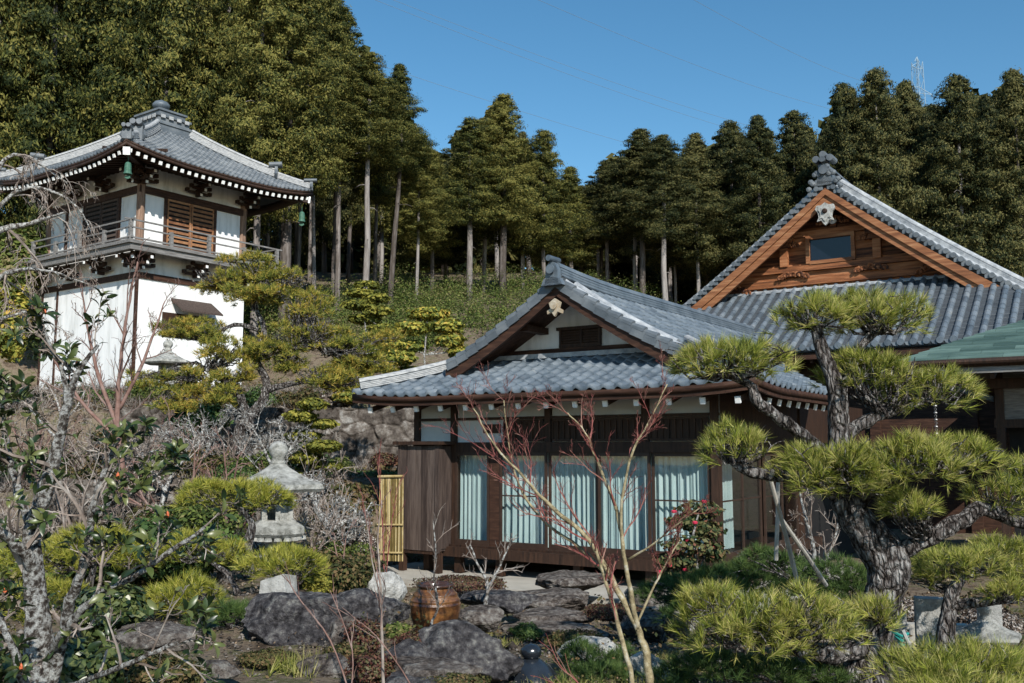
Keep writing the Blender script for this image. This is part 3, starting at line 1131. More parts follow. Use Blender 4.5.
    for (u0, u1, face) in ((2.92, 3.95, 0), (3.99, 5.0, 0), (3.2, 4.28, 1), (4.32, 5.42, 1)):
        sh = MB()
        f = .055
        def bx(u_0, u_1, d0_, d1_, z0, z1, mi=0):
            if face == 0:
                sh.box(u_0, u_1, b0 + d0_, b0 + d1_, z0, z1, mi)
            else:
                sh.box(a0 + d0_, a0 + d1_, u_0, u_1, z0, z1, mi)
        bx(u0, u0 + f, .01, .06, 7.47, 9.35)
        bx(u1 - f, u1, .01, .06, 7.47, 9.35)
        bx(u0 + f, u1 - f, .01, .06, 7.47, 7.55)
        bx(u0 + f, u1 - f, .01, .06, 9.27, 9.35)
        n = 10
        for k in range(n):
            z = 7.58 + k * 1.69 / n
            bx(u0 + f, u1 - f, .012, .05, z, z + .095)
        bx(u0 + f, u1 - f, .058, .075, 7.5, 9.3, 1)
        sh.build('louvred_shutter', [M_shutter if face == 0 else M_board, M_intdark], root)  # left face shutters take dark board: their shade is put into the colour
    # small window with a hood on the lower wall
    wn_ = MB()
    wn_.box(2.85, 5.15, b0 - .05, b0 + .0, 4.15, 5.05)
    w_ = wn_.build('lower_window', M_dkwood, root)
    hd = MB()
    hd.prism([(b0 - .0, 5.62), (b0 - .75, 5.12), (b0 - .75, 5.06), (b0 - .0, 5.54)], 3.2, 5.0, 'x')
    hd.build('window_hood', M_board, w_)
    pb = MB()
    pb.box(a0 - .3, a1 + .3, b0 - .3, b1 + .3, 1.4, 2.03)
    pb.build('plinth', M_stone, root)
    return root


tower = build_tower()


def wind_bell(p, label):
    r = empty('wind_bell', (p[0], p[1], p[2] + .12), 0, label, 'bell', 'green bronze wind bells under the tower eaves')
    b = MB()
    b.tube([(0, 0, .62), (0, 0, .34)], .012, 5)
    b.lathe([(.03, .36), (.09, .33), (.135, .26), (.15, .1), (.15, -.06), (.19, -.2), (.17, -.2), (.12, -.1), (.11, .0)], 14, (0, 0, 0))
    b.build('bell_body', M_bell, r, smooth=False)
    c = MB()
    c.tube([(0, 0, .1), (0, 0, -.26)], .01, 5)
    c.prism([(-.1, -.26), (-.13, -.36), (0, -.42), (.13, -.36), (.1, -.26)], -.01, .01)
    c.build('clapper', M_bell, r)
    r.scale = (.78, .78, .78)


wind_bell(w_of(TOWER, .30, .30, 9.47), 'green wind bell hanging under the near corner of the tower eaves')
wind_bell(w_of(TOWER, 8.2, .30, 9.30), 'green wind bell hanging at the right corner of the tower eaves, before the trees')


# ------------------------------------------------------------------ big hall with orange gable
def build_hall():
    X0, Y0, A = HALL
    root = empty('main_hall', (X0, Y0, 0), A, 'large temple hall with orange cedar gable under a steep grey tiled roof', 'temple hall')
    ze = 3.05
    HW = 8.2
    Hf = lambda h: .607 * h + .0123 * h * h
    roof = empty('roof', (0, 0, 0))
    roof.parent = root
    YE = -3.1       # front eave
    BACK = 16
    GW = .9
    skirtH = GW - YE
    zpk = ze + Hf(HW)
    Sfront = lambda u, h: Vector((-HW + u, YE + h, ze + Hf(h) - .04 * h))
    fl = lambda h: (h, 2 * HW - h)
    slab(Sfront, skirtH, fl, -.16, -.0, 'roof_boards', M_tile_dk, roof)
    # half-round rib tiles
    rib = MB()
    n = int(2 * HW / .35)
    for i in range(n + 1):
        u = .12 + i * (2 * HW - .24) / n
        hm = min(skirtH, u, 2 * HW - u)
        h = 0
        while h < hm - .05:
            h2 = min(h + .30, hm)
            a = Sfront(u, h)
            b = Sfront(u, h2)
            rib.sweep(half_round(.092, 6, -.01), [a + Vector((0, 0, .012)), b + Vector((0, 0, .0))])
            h = h2
    rib.build('rib_tiles', M_tile, roof)
    pan = MB()
    h = 0
    while h < skirtH:
        l, r = fl(h)
        a, b = Sfront(l, h), Sfront(r, h)
        pan.beam(a + Vector((0, .0, .003)), b + Vector((0, 0, .003)), .03, .014)
        h += .22
    pan.build('pan_tiles', M_tile2, roof)
    ed = MB()
    for i in range(n + 1):
        u = .12 + i * (2 * HW - .24) / n
        p = Sfront(u, 0)
        ed.lathe([(.10, -.05), (.10, .03)], 12, (p.x, p.y - .01, p.z + .0), axis='y')
        ed.prism([(p.x - .26, p.z + .0), (p.x - .2, p.z - .09), (p.x - .08, p.z - .12), (p.x - .08, p.z)], p.y - .02, p.y + .02, 'y')
    ed.build('eave_tiles', M_tile, roof)
    eb = MB()
    eb.box(-HW + .1, HW - .1, YE + .06, YE + .22, ze - .36, ze - .17)
    for k in range(40):
        x = -HW + .3 + k * (2 * HW - .6) / 39
        eb.beam((x, YE + .15, ze - .42), (x, YE + 2.0, ze + .45), .09, .11)
    eb.build('eave_rafters', M_brwood, roof)
    # main slopes
    V = 0.0
    for sgn in (-1, 1):
        S = (lambda sg: (lambda u, h: Vector((sg * (HW - h), u, ze + Hf(h)))))(sgn)
        slab(lambda u, h: S(u, h + 2.2), HW - 2.2, lambda h: (V, BACK), -.16, .0, 'roof_boards', M_tile_dk, roof)
        slab(S, 2.2, lambda h: (YE + h, BACK), -.16, .0, 'roof_boards', M_tile_dk, roof)
        rb = MB()
        for i in range(44):
            u = .2 + i * .36
            pts = [S(u, h) + Vector((0, 0, .0)) for h in (0, 2, 4, 6, HW)]
            rb.sweep(half_round(.09), pts)
        rb.build('rib_tiles', M_tile, roof)
        # verge: short tiles facing the front with round ends, then long rolls
        vt = MB()
        h = 2.25
        while h < HW - .15:
            p = S(V, h)
            vt.lathe([(.088, -.12), (.088, .62)], 10, (p.x, p.y, p.z + .05), axis='y')
            p2 = S(V, h + .14)
            vt.box(p2.x - .07, p2.x + .07, p2.y - .08, p2.y + .6, p2.z - .12, p2.z + .04)
            h += .21
        vt.build('verge_tiles', M_tile2, roof)
        vr = MB()
        pr = ridge_prof(.34, .30, 4)
        vr.sweep(pr, [S(V + .80, h) + Vector((0, 0, .02)) for h in np.linspace(HW - .1, 2.1, 14)])
        vr.sweep(half_round(.10), [S(V + .48, h) + Vector((0, 0, .10)) for h in np.linspace(HW - .1, 2.1, 14)])
        vr.build('verge_ridge', M_ridge, roof)
        # barge boards, two layers
        top = []
        bot = []
        n2 = 16
        for i in range(n2 + 1):
            h = 2.55 + (HW - 2.55) * i / n2
            x = sgn * (HW - h)
            top.append((x, ze + Hf(h) - .17))
            bot.append((x, ze + Hf(h) - .17 - .50 - .10 * (1 - i / n2)))
        bb = MB()
        bb.prism(top + bot[::-1], V + .0, V + .10, 'y')
        bb.prism([(a, b) for a, b in top] + [(a, b + .27) for a, b in bot[::-1]], V - .07, V - .001, 'y')
        bb.build('barge_board', M_barge, roof)
        sf = MB()
        for i in range(n2):
            a, b = top[i], top[i + 1]
            sf.add([(a[0], V + .10, a[1] + .0), (b[0], V + .10, b[1]), (b[0], GW, b[1]), (a[0], GW, a[1]),
                    (a[0], V + .10, a[1] + .02), (b[0], V + .10, b[1] + .02), (b[0], GW, b[1] + .02), (a[0], GW, a[1] + .02)],
                   [(0, 1, 2, 3), (7, 6, 5, 4), (0, 4, 5, 1), (2, 6, 7, 3)])
        sf.build('soffit', M_orange, roof)
    rg = MB()
    rg.sweep(ridge_prof(.5, .55, 6), [(0, y, zpk - .05) for y in (V + .1, 6, BACK)])
    rg.build('main_ridge', M_tile2, roof)
    on = MB()
    oni(on, (0, V - .02, zpk + .12), 1.15, horned=True)
    on.build('ridge_end_tile', M_tile2, roof)
    # gable wall of horizontal boards
    gwl = MB()
    z = 5.2
    k = 0
    r = random.Random(3)
    while z < zpk - .3:
        hh = .30
        def halfx(zz):
            lo, hi = 0, HW
            for _ in range(24):
                m_ = (lo + hi) / 2
                if ze + Hf(m_) > zz:
                    hi = m_
                else:
                    lo = m_
            return HW - lo
        w0, w1 = halfx(z + .18), halfx(z + .18 + hh)
        st = [-w0]
        x = -w0 + r.uniform(1.5, 3)
        dy = r.uniform(0, .02)
        gwl.prism([(-w0, z), (w0, z), (w1, z + hh - .012), (-w1, z + hh - .012)], GW + dy, GW + .08, 'y')
        z += hh
        k += 1
    gwl.build('gable_wall', M_orange, root)
    bm_ = MB()
    for (z0, z1, hx, pr) in ((5.62, 5.86, 3.75, .10), (6.10, 6.30, 3.2, .14), (7.30, 7.48, 1.75, .12)):
        bm_.box(-hx, hx, GW - pr, GW - .0, z0, z1)
    for x in (-1.72, 1.40):
        bm_.box(x - .13, x + .13, GW - .20, GW, 6.30, 6.95)
        bm_.box(x - .24, x + .24, GW - .26, GW - .0, 6.952, 7.12)
        bm_.box(x - .34, x + .34, GW - .30, GW, 7.122, 7.298)
    bm_.box(-.10, .10, GW - .16, GW, 7.48, 8.15)
    bm_.build('gable_beam', M_orange, root)
    rr = random.Random(9)
    for (x0_, z0_, w_, h_) in ((-1.72, 7.10, .42, .2), (1.40, 7.1, .42, .2), (-3.55, 5.62, .5, .26), (3.2, 5.8, .5, .26), (0, 7.75, .42, .16), (-1.4, 5.98, .42, .1), (1.2, 5.98, .42, .1)):
        cv = MB()
        for q in range(9):
            u = (q - 4) / 4
            px_, pz_ = x0_ + u * w_, z0_ + h_ * (.5 - abs(u)) + rr.uniform(-.03, .03)
            sg = 1 if u > 0 else -1
            arc = [(px_ + .11 * math.cos(t) * sg * (1 - t / 9), GW - .20 + .02 * (q % 2), pz_ + .10 * math.sin(t) * (1 - t / 9)) for t in np.linspace(-.6, 5.0, 9)]
            cv.tube(arc, [.05, .05, .045, .04, .04, .035, .03, .03, .02], 6)
        cv.beam((x0_ - w_ * .8, GW - .10, z0_), (x0_ + w_ * .8, GW - .10, z0_), .14, h_ * .9)
        cv.build('carving', M_orange, root)
    wf = MB()
    wf.box(-.95, -.83, GW - .17, GW, 6.33, 7.29)
    wf.box(.57, .69, GW - .17, GW, 6.33, 7.29)
    wf.box(-.83, .57, GW - .17, GW, 6.302, 6.42)
    wf.box(-.83, .57, GW - .17, GW, 7.17, 7.298)
    w_ = wf.build('gable_window', M_barge, root)
    wp = MB()
    wp.box(-.83, .57, GW - .06, GW - .04, 6.42, 7.17)
    wp.build('dark_pane', mat('dark_glass', [(.004, .006, .012), (.008, .012, .02)], 2, .15, spec=.6), w_)
    fls = MB()
    fls.box(-4.4, 4.4, GW - .16, GW - .01, 5.28, 5.44)
    fls.sweep(half_round(.09), [(-4.4, GW - .12, 5.44), (4.4, GW - .12, 5.44)])
    fls.build('flashing_ridge', M_ridge, roof)
    # white gable pendant
    og = MB()
    sh = [(0, .40), (.16, .30), (.34, .30), (.40, .15), (.30, .02), (.26, -.18), (.34, -.34), (.16, -.30), (.08, -.44), (0, -.52)]
    sh = sh + [(-a, b) for a, b in sh[-2:0:-1]]
    sh = [(a * .82, b * .85) for a, b in sh]
    og.prism([(a, b + zpk - 1.02) for a, b in sh], V - .16, V - .075, 'y')
    og.prism([(a * .68, b * .72 + zpk - 1.02) for a, b in sh], V - .19, V - .161, 'y')
    o_ = og.build('gable_pendant', M_block, root)
    hb = MB()
    hb.lathe([(.0, -.07), (.05, -.07), (.08, -.04), (.09, 0)], 12, (0, V - .192, zpk - .98), axis='y')
    hb.build('boss', M_dkwood, o_)
    em = MB()
    em.lathe([(0, -.05), (.05, -.05), (.13, -.02), (.14, .0)], 14, (0, GW - .17, 7.75), axis='y')
    em.build('round_crest', M_white, root)
    # walls
    bw = MB()
    bw.box(-6.6, 7.2, -1.4, BACK - 2, -2.5, 3.35)
    bw.build('wall', M_brwood, root)
    cw = MB()
    for x in (-6.6, -3.9, -1.2, 1.5, 4.2, 6.9):
        cw.box(x, x + .3, -1.55, -1.4, -2.5, 3.2)
    for z in (.2, 2.2, 2.75):
        cw.box(-6.6, 7.2, -1.50, -1.402, z, z + .22)
    cw.build('post_and_beam', M_brwood, root)
    for x in ():
        pw = MB()
        pw.box(x, x + 1.7, -1.46, -1.402, -1.6, .2)
        pw.box(x, x + 1.7, -1.46, -1.402, .5, 2.1)
        pw.build('window', M_glassdk if False else M_plaster_g, root)
    return root


hall = build_hall()


# ------------------------------------------------------------------ wing with green copper roof
def build_wing():
    A = math.radians(-33.5)
    X0, Y0 = 7.15, 18.1
    root = empty('side_wing', (X0, Y0, 0), A, 'low wing with green copper sheet roof at the right edge of the picture', 'house')
    ze = 1.62
    Hf = lambda h: .47 * h - .02 * h * h
    W = 12.0
    S = lambda u, h: Vector((u, h, ze + Hf(h)))
    Sl = lambda u, h: Vector((h, u, ze + Hf(h)))
    roof = empty('roof', (0, 0, 0))
    roof.parent = root
    Hm = 4.5
    V, Fc = [], []
    for j in range(int(Hm / .17)):
        h0, h1 = j * .17, (j + 1) * .17 + .01
        for SS in (S, Sl):
            u = h0
            k = 0
            off = (j * .37) % .9
            us = [h0] + [q for q in np.arange(-off, W, .9) if q > h0 + .05] + [W]
            for a, b in zip(us[:-1], us[1:]):
                base = len(V)
                z = .0
                pa, pb = SS(a, h0), SS(b - .004, h0)
                pc, pd = SS(b - .004, h1), SS(max(a, h1) if a == h0 else a, h1)
                V += [(pa.x, pa.y, pa.z - .004), (pb.x, pb.y, pb.z - .004), (pa.x, pa.y, pa.z + .022), (pb.x, pb.y, pb.z + .022), (pc.x, pc.y, pc.z + .003), (pd.x, pd.y, pd.z + .003)]
                Fc += [(base, base + 1, base + 3, base + 2), (base + 2, base + 3, base + 4, base + 5)]
    me = np_mesh('copper_sheets', V, Fc, M_copper)
    link(bpy.data.objects.new('copper_sheets', me), roof)
    ul = lambda h: (h, W)
    slab(S, Hm, ul, -.16, -.006, 'roof_boards', M_dkwood, roof)
    slab(Sl, Hm, ul, -.16, -.006, 'roof_boards', M_dkwood, roof)
    fc = MB()
    fc.box(.03, W, .03, .10, ze - .27, ze - .022)
    fc.box(.03, .10, .101, W, ze - .27, ze - .022)
    fc.build('fascia', M_bsill, roof)
    gt = MB()
    gt.tube([(0, -.06, ze - .07), (W, -.06, ze - .07)], .05, 8)
    gt.build('gutter', M_dkwood, roof)
    r0 = None
    for k in range(16):
        rb = MB()
        rb.beam((0, .12, 0), (0, 1.3, .40), .07, .09, 0)
        if r0 is None:
            r0 = rb.build('rafter', M_dkwood, roof)
            o = r0
        else:
            o = link(r0.copy(), roof)
        o.location = (.4 + k * .6, 0, ze - .33)
    # walls
    wy = 1.5
    wl_ = MB()
    wl_.box(1.5, W, wy, wy + .1, .55, 1.5)
    wl_.box(1.5, 1.6, wy, W, .55, 1.5)
    wl_.build('upper_wall', M_bsill, root)  # wall panel coloured darker: the shade it lies in is put into its colour
    bm_ = MB()
    bm_.box(1.0, W, wy - .22, wy - .04, 1.14, 1.32)
    bm_.box(1.42, W, wy - .06, wy + .0, .40, .56)
    for x in (1.45, 3.2, 5.1, 7.0):
        bm_.box(x, x + .15, wy - .05, wy + .1, -2.2, 1.5)
    bm_.box(1.0, 1.1, wy - .3, wy - .2, 1.15, 1.3)
    bm_.build('post_and_beam', M_dkwood, root)
    iw = MB()
    iw.box(1.6, W, wy + .5, wy + .6, -2.3, .5)
    iw.box(1.5, W, wy - .1, wy + .6, -2.35, -1.7)
    iw.build('inner_wall', M_intdark, root)
    lv = MB()
    for (a, b) in ((3.4, 5.05), (5.3, 6.95)):
        n = 16
        for k in range(n):
            lv.box(a, b, wy + .0, wy + .03, -.05 + k * .03 - .5, -.05 + k * .03 + .018 - .5)
        lv.box(a, b, wy + .02, wy + .05, -1.7, .40)
    lv.build('slatted_screen', M_board, root)
    wt = MB()
    wt.box(3.4, 6.9, wy - .02, wy + .018, -.72, -.60)
    wt.box(3.4, 6.9, wy - .02, wy + .018, -1.15, -1.02)
    wt.build('white_rail', M_bsill, root)
    hk = MB()
    hk.box(2.95, 3.03, wy - .3, wy - .22, 1.18, 1.26)
    hk.build('lamp_hook', M_white, root)
    return root


wing = build_wing()
p = at(934, 382, 17.6)
rc = MB()
for k in range(16):
    z = p.z - k * .062
    if k % 2:
        rc.lathe([(.03, -.014), (.036, 0), (.03, .014)], 8, (p.x, p.y, z))
    rc.tube([(p.x, p.y, z + .035), (p.x + .022, p.y, z + .01), (p.x, p.y, z - .03), (p.x - .022, p.y, z + .01), (p.x, p.y, z + .035)], .006, 4, caps=False)
o = rc.build('rain_chain', M_chain)
tag(o, 'dark metal rain chain hanging from the green copper roof', 'rain chain')


# ------------------------------------------------------------------ rocks and stone things
def rock(name, c, size, seed, m, label, cat='rock', rot=0.0, flat=0.0, n_pl=14, group=None, subd=5):
    import bmesh
    r = random.Random(seed)
    bm = bmesh.new()
    bmesh.ops.create_icosphere(bm, subdivisions=subd, radius=1)
    pl = []
    for k in range(n_pl):
        n = Vector((r.gauss(0, 1), r.gauss(0, 1), r.gauss(0, .8))).normalized()
        pl.append((n, r.uniform(.52, .88)))
    if flat:
        pl.append((Vector((r.uniform(-.08, .08), r.uniform(-.12, .04), 1)).normalized(), flat))
    off = Vector((seed * 3.1, seed * 1.7, 0))
    for v in bm.verts:
        d = v.co.normalized()
        rr = 1.0
        for n, cc in pl:
            q = d.dot(n)
            if q > .05:
                rr = min(rr, cc / q)
        e = Vector((d.x * size[0], d.y * size[1], d.z * size[2])) / max(size)
        rr *= 1 + .10 * mnoise.noise(d * 2.2 + off) + .05 * mnoise.noise(e * 5.5 + off) - .06 * abs(mnoise.noise(e * 8 + off)) - .035 * abs(mnoise.noise(e * 19 + off)) + .018 * mnoise.noise(e * 42 + off)
        v.co = Vector((d.x * size[0], d.y * size[1], d.z * size[2])) * rr
    me = bpy.data.meshes.new(name)
    bm.to_mesh(me)
    bm.free()
    me.materials.append(m)
    o = bpy.data.objects.new(name, me)
    o.location = c
    o.rotation_euler = (0, 0, rot)
    link(o)
    return tag(o, label, cat, group)


def rock_px(px, py, Y, wpx, hpx, seed, m, label, depth=None, rot=0, flat=0, cat='rock', name='rock', n_pl=14):
    """centre pixel, distance, visible width and height in the photo"""
    c = at(px, py, Y)
    s = Y / F_PX
    sx, sz = wpx * s / 2 * 1.12, hpx * s / 2 * 1.15
    return rock(name, c, (sx, depth or sx * .8, sz), seed, m, label, cat, rot, flat, n_pl)


rock_px(302, 622, 8.6, 118, 66, 3, M_rock, 'big dark angular boulder with a sloping ridge beside the pale stone block', flat=.7)
rock_px(462, 655, 7.4, 112, 56, 12, M_rock, 'dark wedge shaped boulder in front of the brown jar', n_pl=10)
rock_px(398, 668, 7.2, 66, 56, 21, M_rock, 'dark upright boulder left of the mossy stone at the bottom edge')
rock_px(372, 608, 9.3, 90, 34, 33, M_rock, 'low grey boulder with cracks behind the slim red stem')
rock_px(345, 640, 8.2, 50, 40, 41, M_rock2, 'small cracked boulder at the right end of the big angular boulder')
rock_px(428, 674, 6.9, 96, 40, 8, M_rock2, 'flat grey brown stone with a mossy edge at the bottom', flat=.55)
rock_px(500, 600, 11.2, 80, 24, 14, M_rock, 'low stone behind the jar beside the little plum', flat=.6)
rock_px(388, 588, 11.6, 38, 40, 51, M_block, 'white rounded stone standing left of the brown jar')
rock_px(480, 618, 10.3, 56, 26, 57, M_rock2, 'mid grey stone just right of the brown jar', flat=.6)
rock_px(568, 581, 15.2, 86, 24, 61, M_rock2, 'thick flat shoe stone below the glass doors', flat=.55, name='step_stone', cat='stepping stone')
rock_px(556, 598, 13.8, 90, 22, 62, M_rock2, 'long flat stepping stone in front of the shoe stone', flat=.55, name='step_stone', cat='stepping stone')
rock_px(548, 615, 12.2, 84, 18, 63, M_rock2, 'middle stepping stone leading down from the veranda', flat=.5, name='step_stone', cat='stepping stone')
rock_px(556, 630, 11.1, 104, 18, 64, M_rock2, 'lowest stepping stone behind the black glazed finial', flat=.5, name='step_stone', cat='stepping stone')
rock_px(655, 625, 10.8, 90, 30, 65, M_rock2, 'broad grey rock behind the young maple stems', flat=.6)
rock_px(470, 590, 13.3, 74, 15, 66, M_rock2, 'low flat stone near the edge of the concrete apron', flat=.5)
rock_px(590, 655, 8.4, 60, 36, 67, M_block, 'pale stone half hidden by the low dark pine')
rock_px(650, 672, 7.5, 46, 36, 68, M_block, 'pale stone at the foot of the young maple')
rock_px(150, 640, 8.2, 90, 40, 69, M_rock2, 'brown rock under the left pine pads', flat=.7)
rock_px(800, 672, 7.6, 80, 24, 70, M_rock2, 'low brownish rock left of the big pine trunk')
rock_px(225, 573, 11.4, 18, 44, 71, M_rock2, 'narrow upright brown stone under the yellow green pads')
rock_px(205, 598, 10.2, 46, 32, 76, M_rock, 'dark rounded stone behind the lower left pine pad')
rock_px(645, 595, 13.0, 56, 20, 77, M_rock2, 'grey stone under the veranda below the third glass door', flat=.6)
rock_px(838, 655, 8.6, 30, 20, 78, M_rock2, 'small stone left of the pine trunk base')

# square pale block
c = at(276, 589, 10.0)
mb = MB()
mb.add([(-.155, -.1, -.16), (.15, -.14, -.16), (.2, .12, -.16), (-.12, .14, -.16), (-.135, -.09, .09), (.10, -.12, .165), (.18, .1, .12), (-.09, .13, .1)],
       [(0, 3, 2, 1), (4, 5, 6, 7), (0, 1, 5, 4), (1, 2, 6, 5), (2, 3, 7, 6), (3, 0, 4, 7)])
o = mb.build('stone_block', M_block)
o.location = c
tag(o, 'pale square cut stone block standing on the big dark boulder', 'stone block')

# jar
c = at(435, 611, 9.6)
s = 9.6 / F_PX
root = empty('storage_jar', (c.x, c.y, c.z - 22 * s), 0, 'brown glazed pottery jar with three raised bands and dark rim', 'jar')
b = MB()
H_ = .46
prof = [(.0, 0), (.14, 0), (.165, .02), (.205, .09), (.235, .17), (.247, .24), (.245, .28), (.249, .285), (.249, .292), (.243, .297), (.239, .318), (.242, .323), (.242, .33), (.234, .335), (.212, .375), (.214, .38), (.211, .388), (.200, .392), (.176, .425), (.158, .437), (.155, .45)]
b.lathe(prof, 36, (0, 0, 0))
b.build('jar_body', M_jar, root, smooth=True)
b = MB()
b.lathe([(.152, .445), (.178, .450), (.184, .464), (.176, .476), (.15, .476), (.14, .45), (.12, .35)], 36, (0, 0, 0))
b.build('rim', M_jar_dk, root, smooth=True)

# black glazed finial
c = at(531, 672, 7.6)
root = empty('glazed_finial', (c.x, c.y, c.z), 0, 'blue black glazed ball on a flared pottery base among the rocks', 'garden ornament')
b = MB()
b.lathe([(.0, -.16), (.25, -.16), (.245, -.10), (.21, -.03), (.145, .045), (.075, .095), (.05, .105)], 28, (0, 0, 0))
b.build('flared_base', M_blk, root, smooth=True)
b = MB()
b.lathe([(.045, .09), (.05, .105), (.07, .115), (.082, .145), (.078, .175), (.048, .20), (.0, .21)], 24, (0, 0, 0))
b.build('ball', M_blk, root, smooth=True)


# stone lanterns
def hex_ring(r, z, n=6, sag=0):
    return r, z


def stone_lantern(base, sc, label, rz=.3):
    root = empty('stone_lantern', base, rz, label, 'stone lantern')
    def hexa(name, prof, n=6, m=M_stone, smooth=False):
        b = MB()
        b.lathe([(r * sc, z * sc) for r, z in prof], n, (0, 0, 0))
        return b.build(name, m, root, smooth=smooth)
    hexa('base', [(0, 0), (.46, 0), (.46, .1), (.40, .16), (.26, .22), (.2, .24)])
    hexa('shaft', [(.19, .22), (.17, .25), (.16, .30), (.17, .34), (.2, .38)], 16, smooth=True)
    hexa('platform', [(.2, .36), (.32, .42), (.42, .48), (.47, .52), (.47, .62), (.43, .64), (.32, .70), (.29, .72)])
    fb = MB()
    for k in range(6):
        a = math.pi / 6 + k * math.pi / 3 + math.pi / 6
        a2 = a + math.pi / 3
        for q in range(3):
            t = (q + .5) / 3
            x = (math.cos(a) * (1 - t) + math.cos(a2) * t) * .43 * sc
            y = (math.sin(a) * (1 - t) + math.sin(a2) * t) * .43 * sc
            fb.lathe([(.0, -.03 * sc), (.065 * sc, -.02 * sc), (.05 * sc, .03 * sc)], 8, (x, y, .44 * sc))
    fb.build('carved_petals', M_stone, root)
    b = MB()
    for k in range(6):
        a = math.pi / 6 + k * math.pi / 3
        b.beam((math.cos(a) * .23 * sc, math.sin(a) * .23 * sc, .71 * sc), (math.cos(a) * .23 * sc, math.sin(a) * .23 * sc, 1.20 * sc), .07 * sc, .07 * sc)
        a2 = a + math.pi / 3
        if k % 3:
            mx, my = (math.cos(a) + math.cos(a2)) / 2 * .2 * sc, (math.sin(a) + math.sin(a2)) / 2 * .2 * sc
            t = Vector((math.cos(a2) - math.cos(a), math.sin(a2) - math.sin(a), 0)).normalized() * .1 * sc
            for z0, z1 in ((.71, .84), (1.10, 1.2)):
                b.beam((mx - t.x, my - t.y, (z0 + z1) / 2 * sc), (mx + t.x, my + t.y, (z0 + z1) / 2 * sc), .05 * sc, (z1 - z0) * sc)
            if k in (1, 2, 4):
                b.beam((mx - t.x * .8, my - t.y * .8, .97 * sc), (mx + t.x * .8, my + t.y * .8, .97 * sc), .03 * sc, .3 * sc)
    b.build('light_chamber', M_stone, root)
    hexa('lantern_roof', [(.22, 1.19), (.72, 1.16), (.78, 1.21), (.76, 1.28), (.52, 1.36), (.34, 1.45), (.20, 1.53), (.12, 1.59)])
    hexa('finial', [(.11, 1.57), (.12, 1.62), (.10, 1.66), (.10, 1.69), (.125, 1.72), (.15, 1.78), (.148, 1.84), (.11, 1.90), (.05, 1.94), (.0, 1.95)], 18, smooth=True)
    return root


c = at(276, 545, 13.6)
stone_lantern((c.x, c.y, -1.60), .88, 'large pale stone lantern behind the yellow green pine pad')
c = at(166, 398, 29.0)
stone_lantern((c.x, c.y, gz(c.x, c.y)), .95, 'small grey stone lantern in front of the white tower wall', .1)
c = at(985, 618, 9.2)
stone_lantern((c.x, c.y, gz(c.x, c.y) - .35), .42, 'low stone lantern among the pine pads near the right edge', .5)

# concrete posts / low wall at right
for (px, py, Y, w, h, lab) in ((931, 626, 9.2, 28, 54, 'white concrete post crossed by a shadow near the right edge'), (990, 628, 10.0, 20, 50, 'slender white concrete post at the right behind the low pine'), (901, 630, 10.0, 10, 30, 'short white post just right of the big pine trunk')):
    c = at(px, py, Y)
    s = Y / F_PX
    mb = MB()
    mb.box(-w * s / 2, w * s / 2, -.09, .09, -h * s / 2 - .12, h * s / 2)
    o = mb.build('concrete_post', M_block)
    o.location = c
    o.rotation_euler = (0, 0, -.3)
    tag(o, lab, 'post')
c = at(905, 632, 10.4)
mb = MB()
mb.box(-.42, .62, -.07, .07, -.35, .09)
o = mb.build('low_curb_wall', M_concrete)
o.location = c
o.rotation_euler = (0, 0, -.12)
tag(o, 'low cream concrete curb behind the big pine trunk', 'low wall')


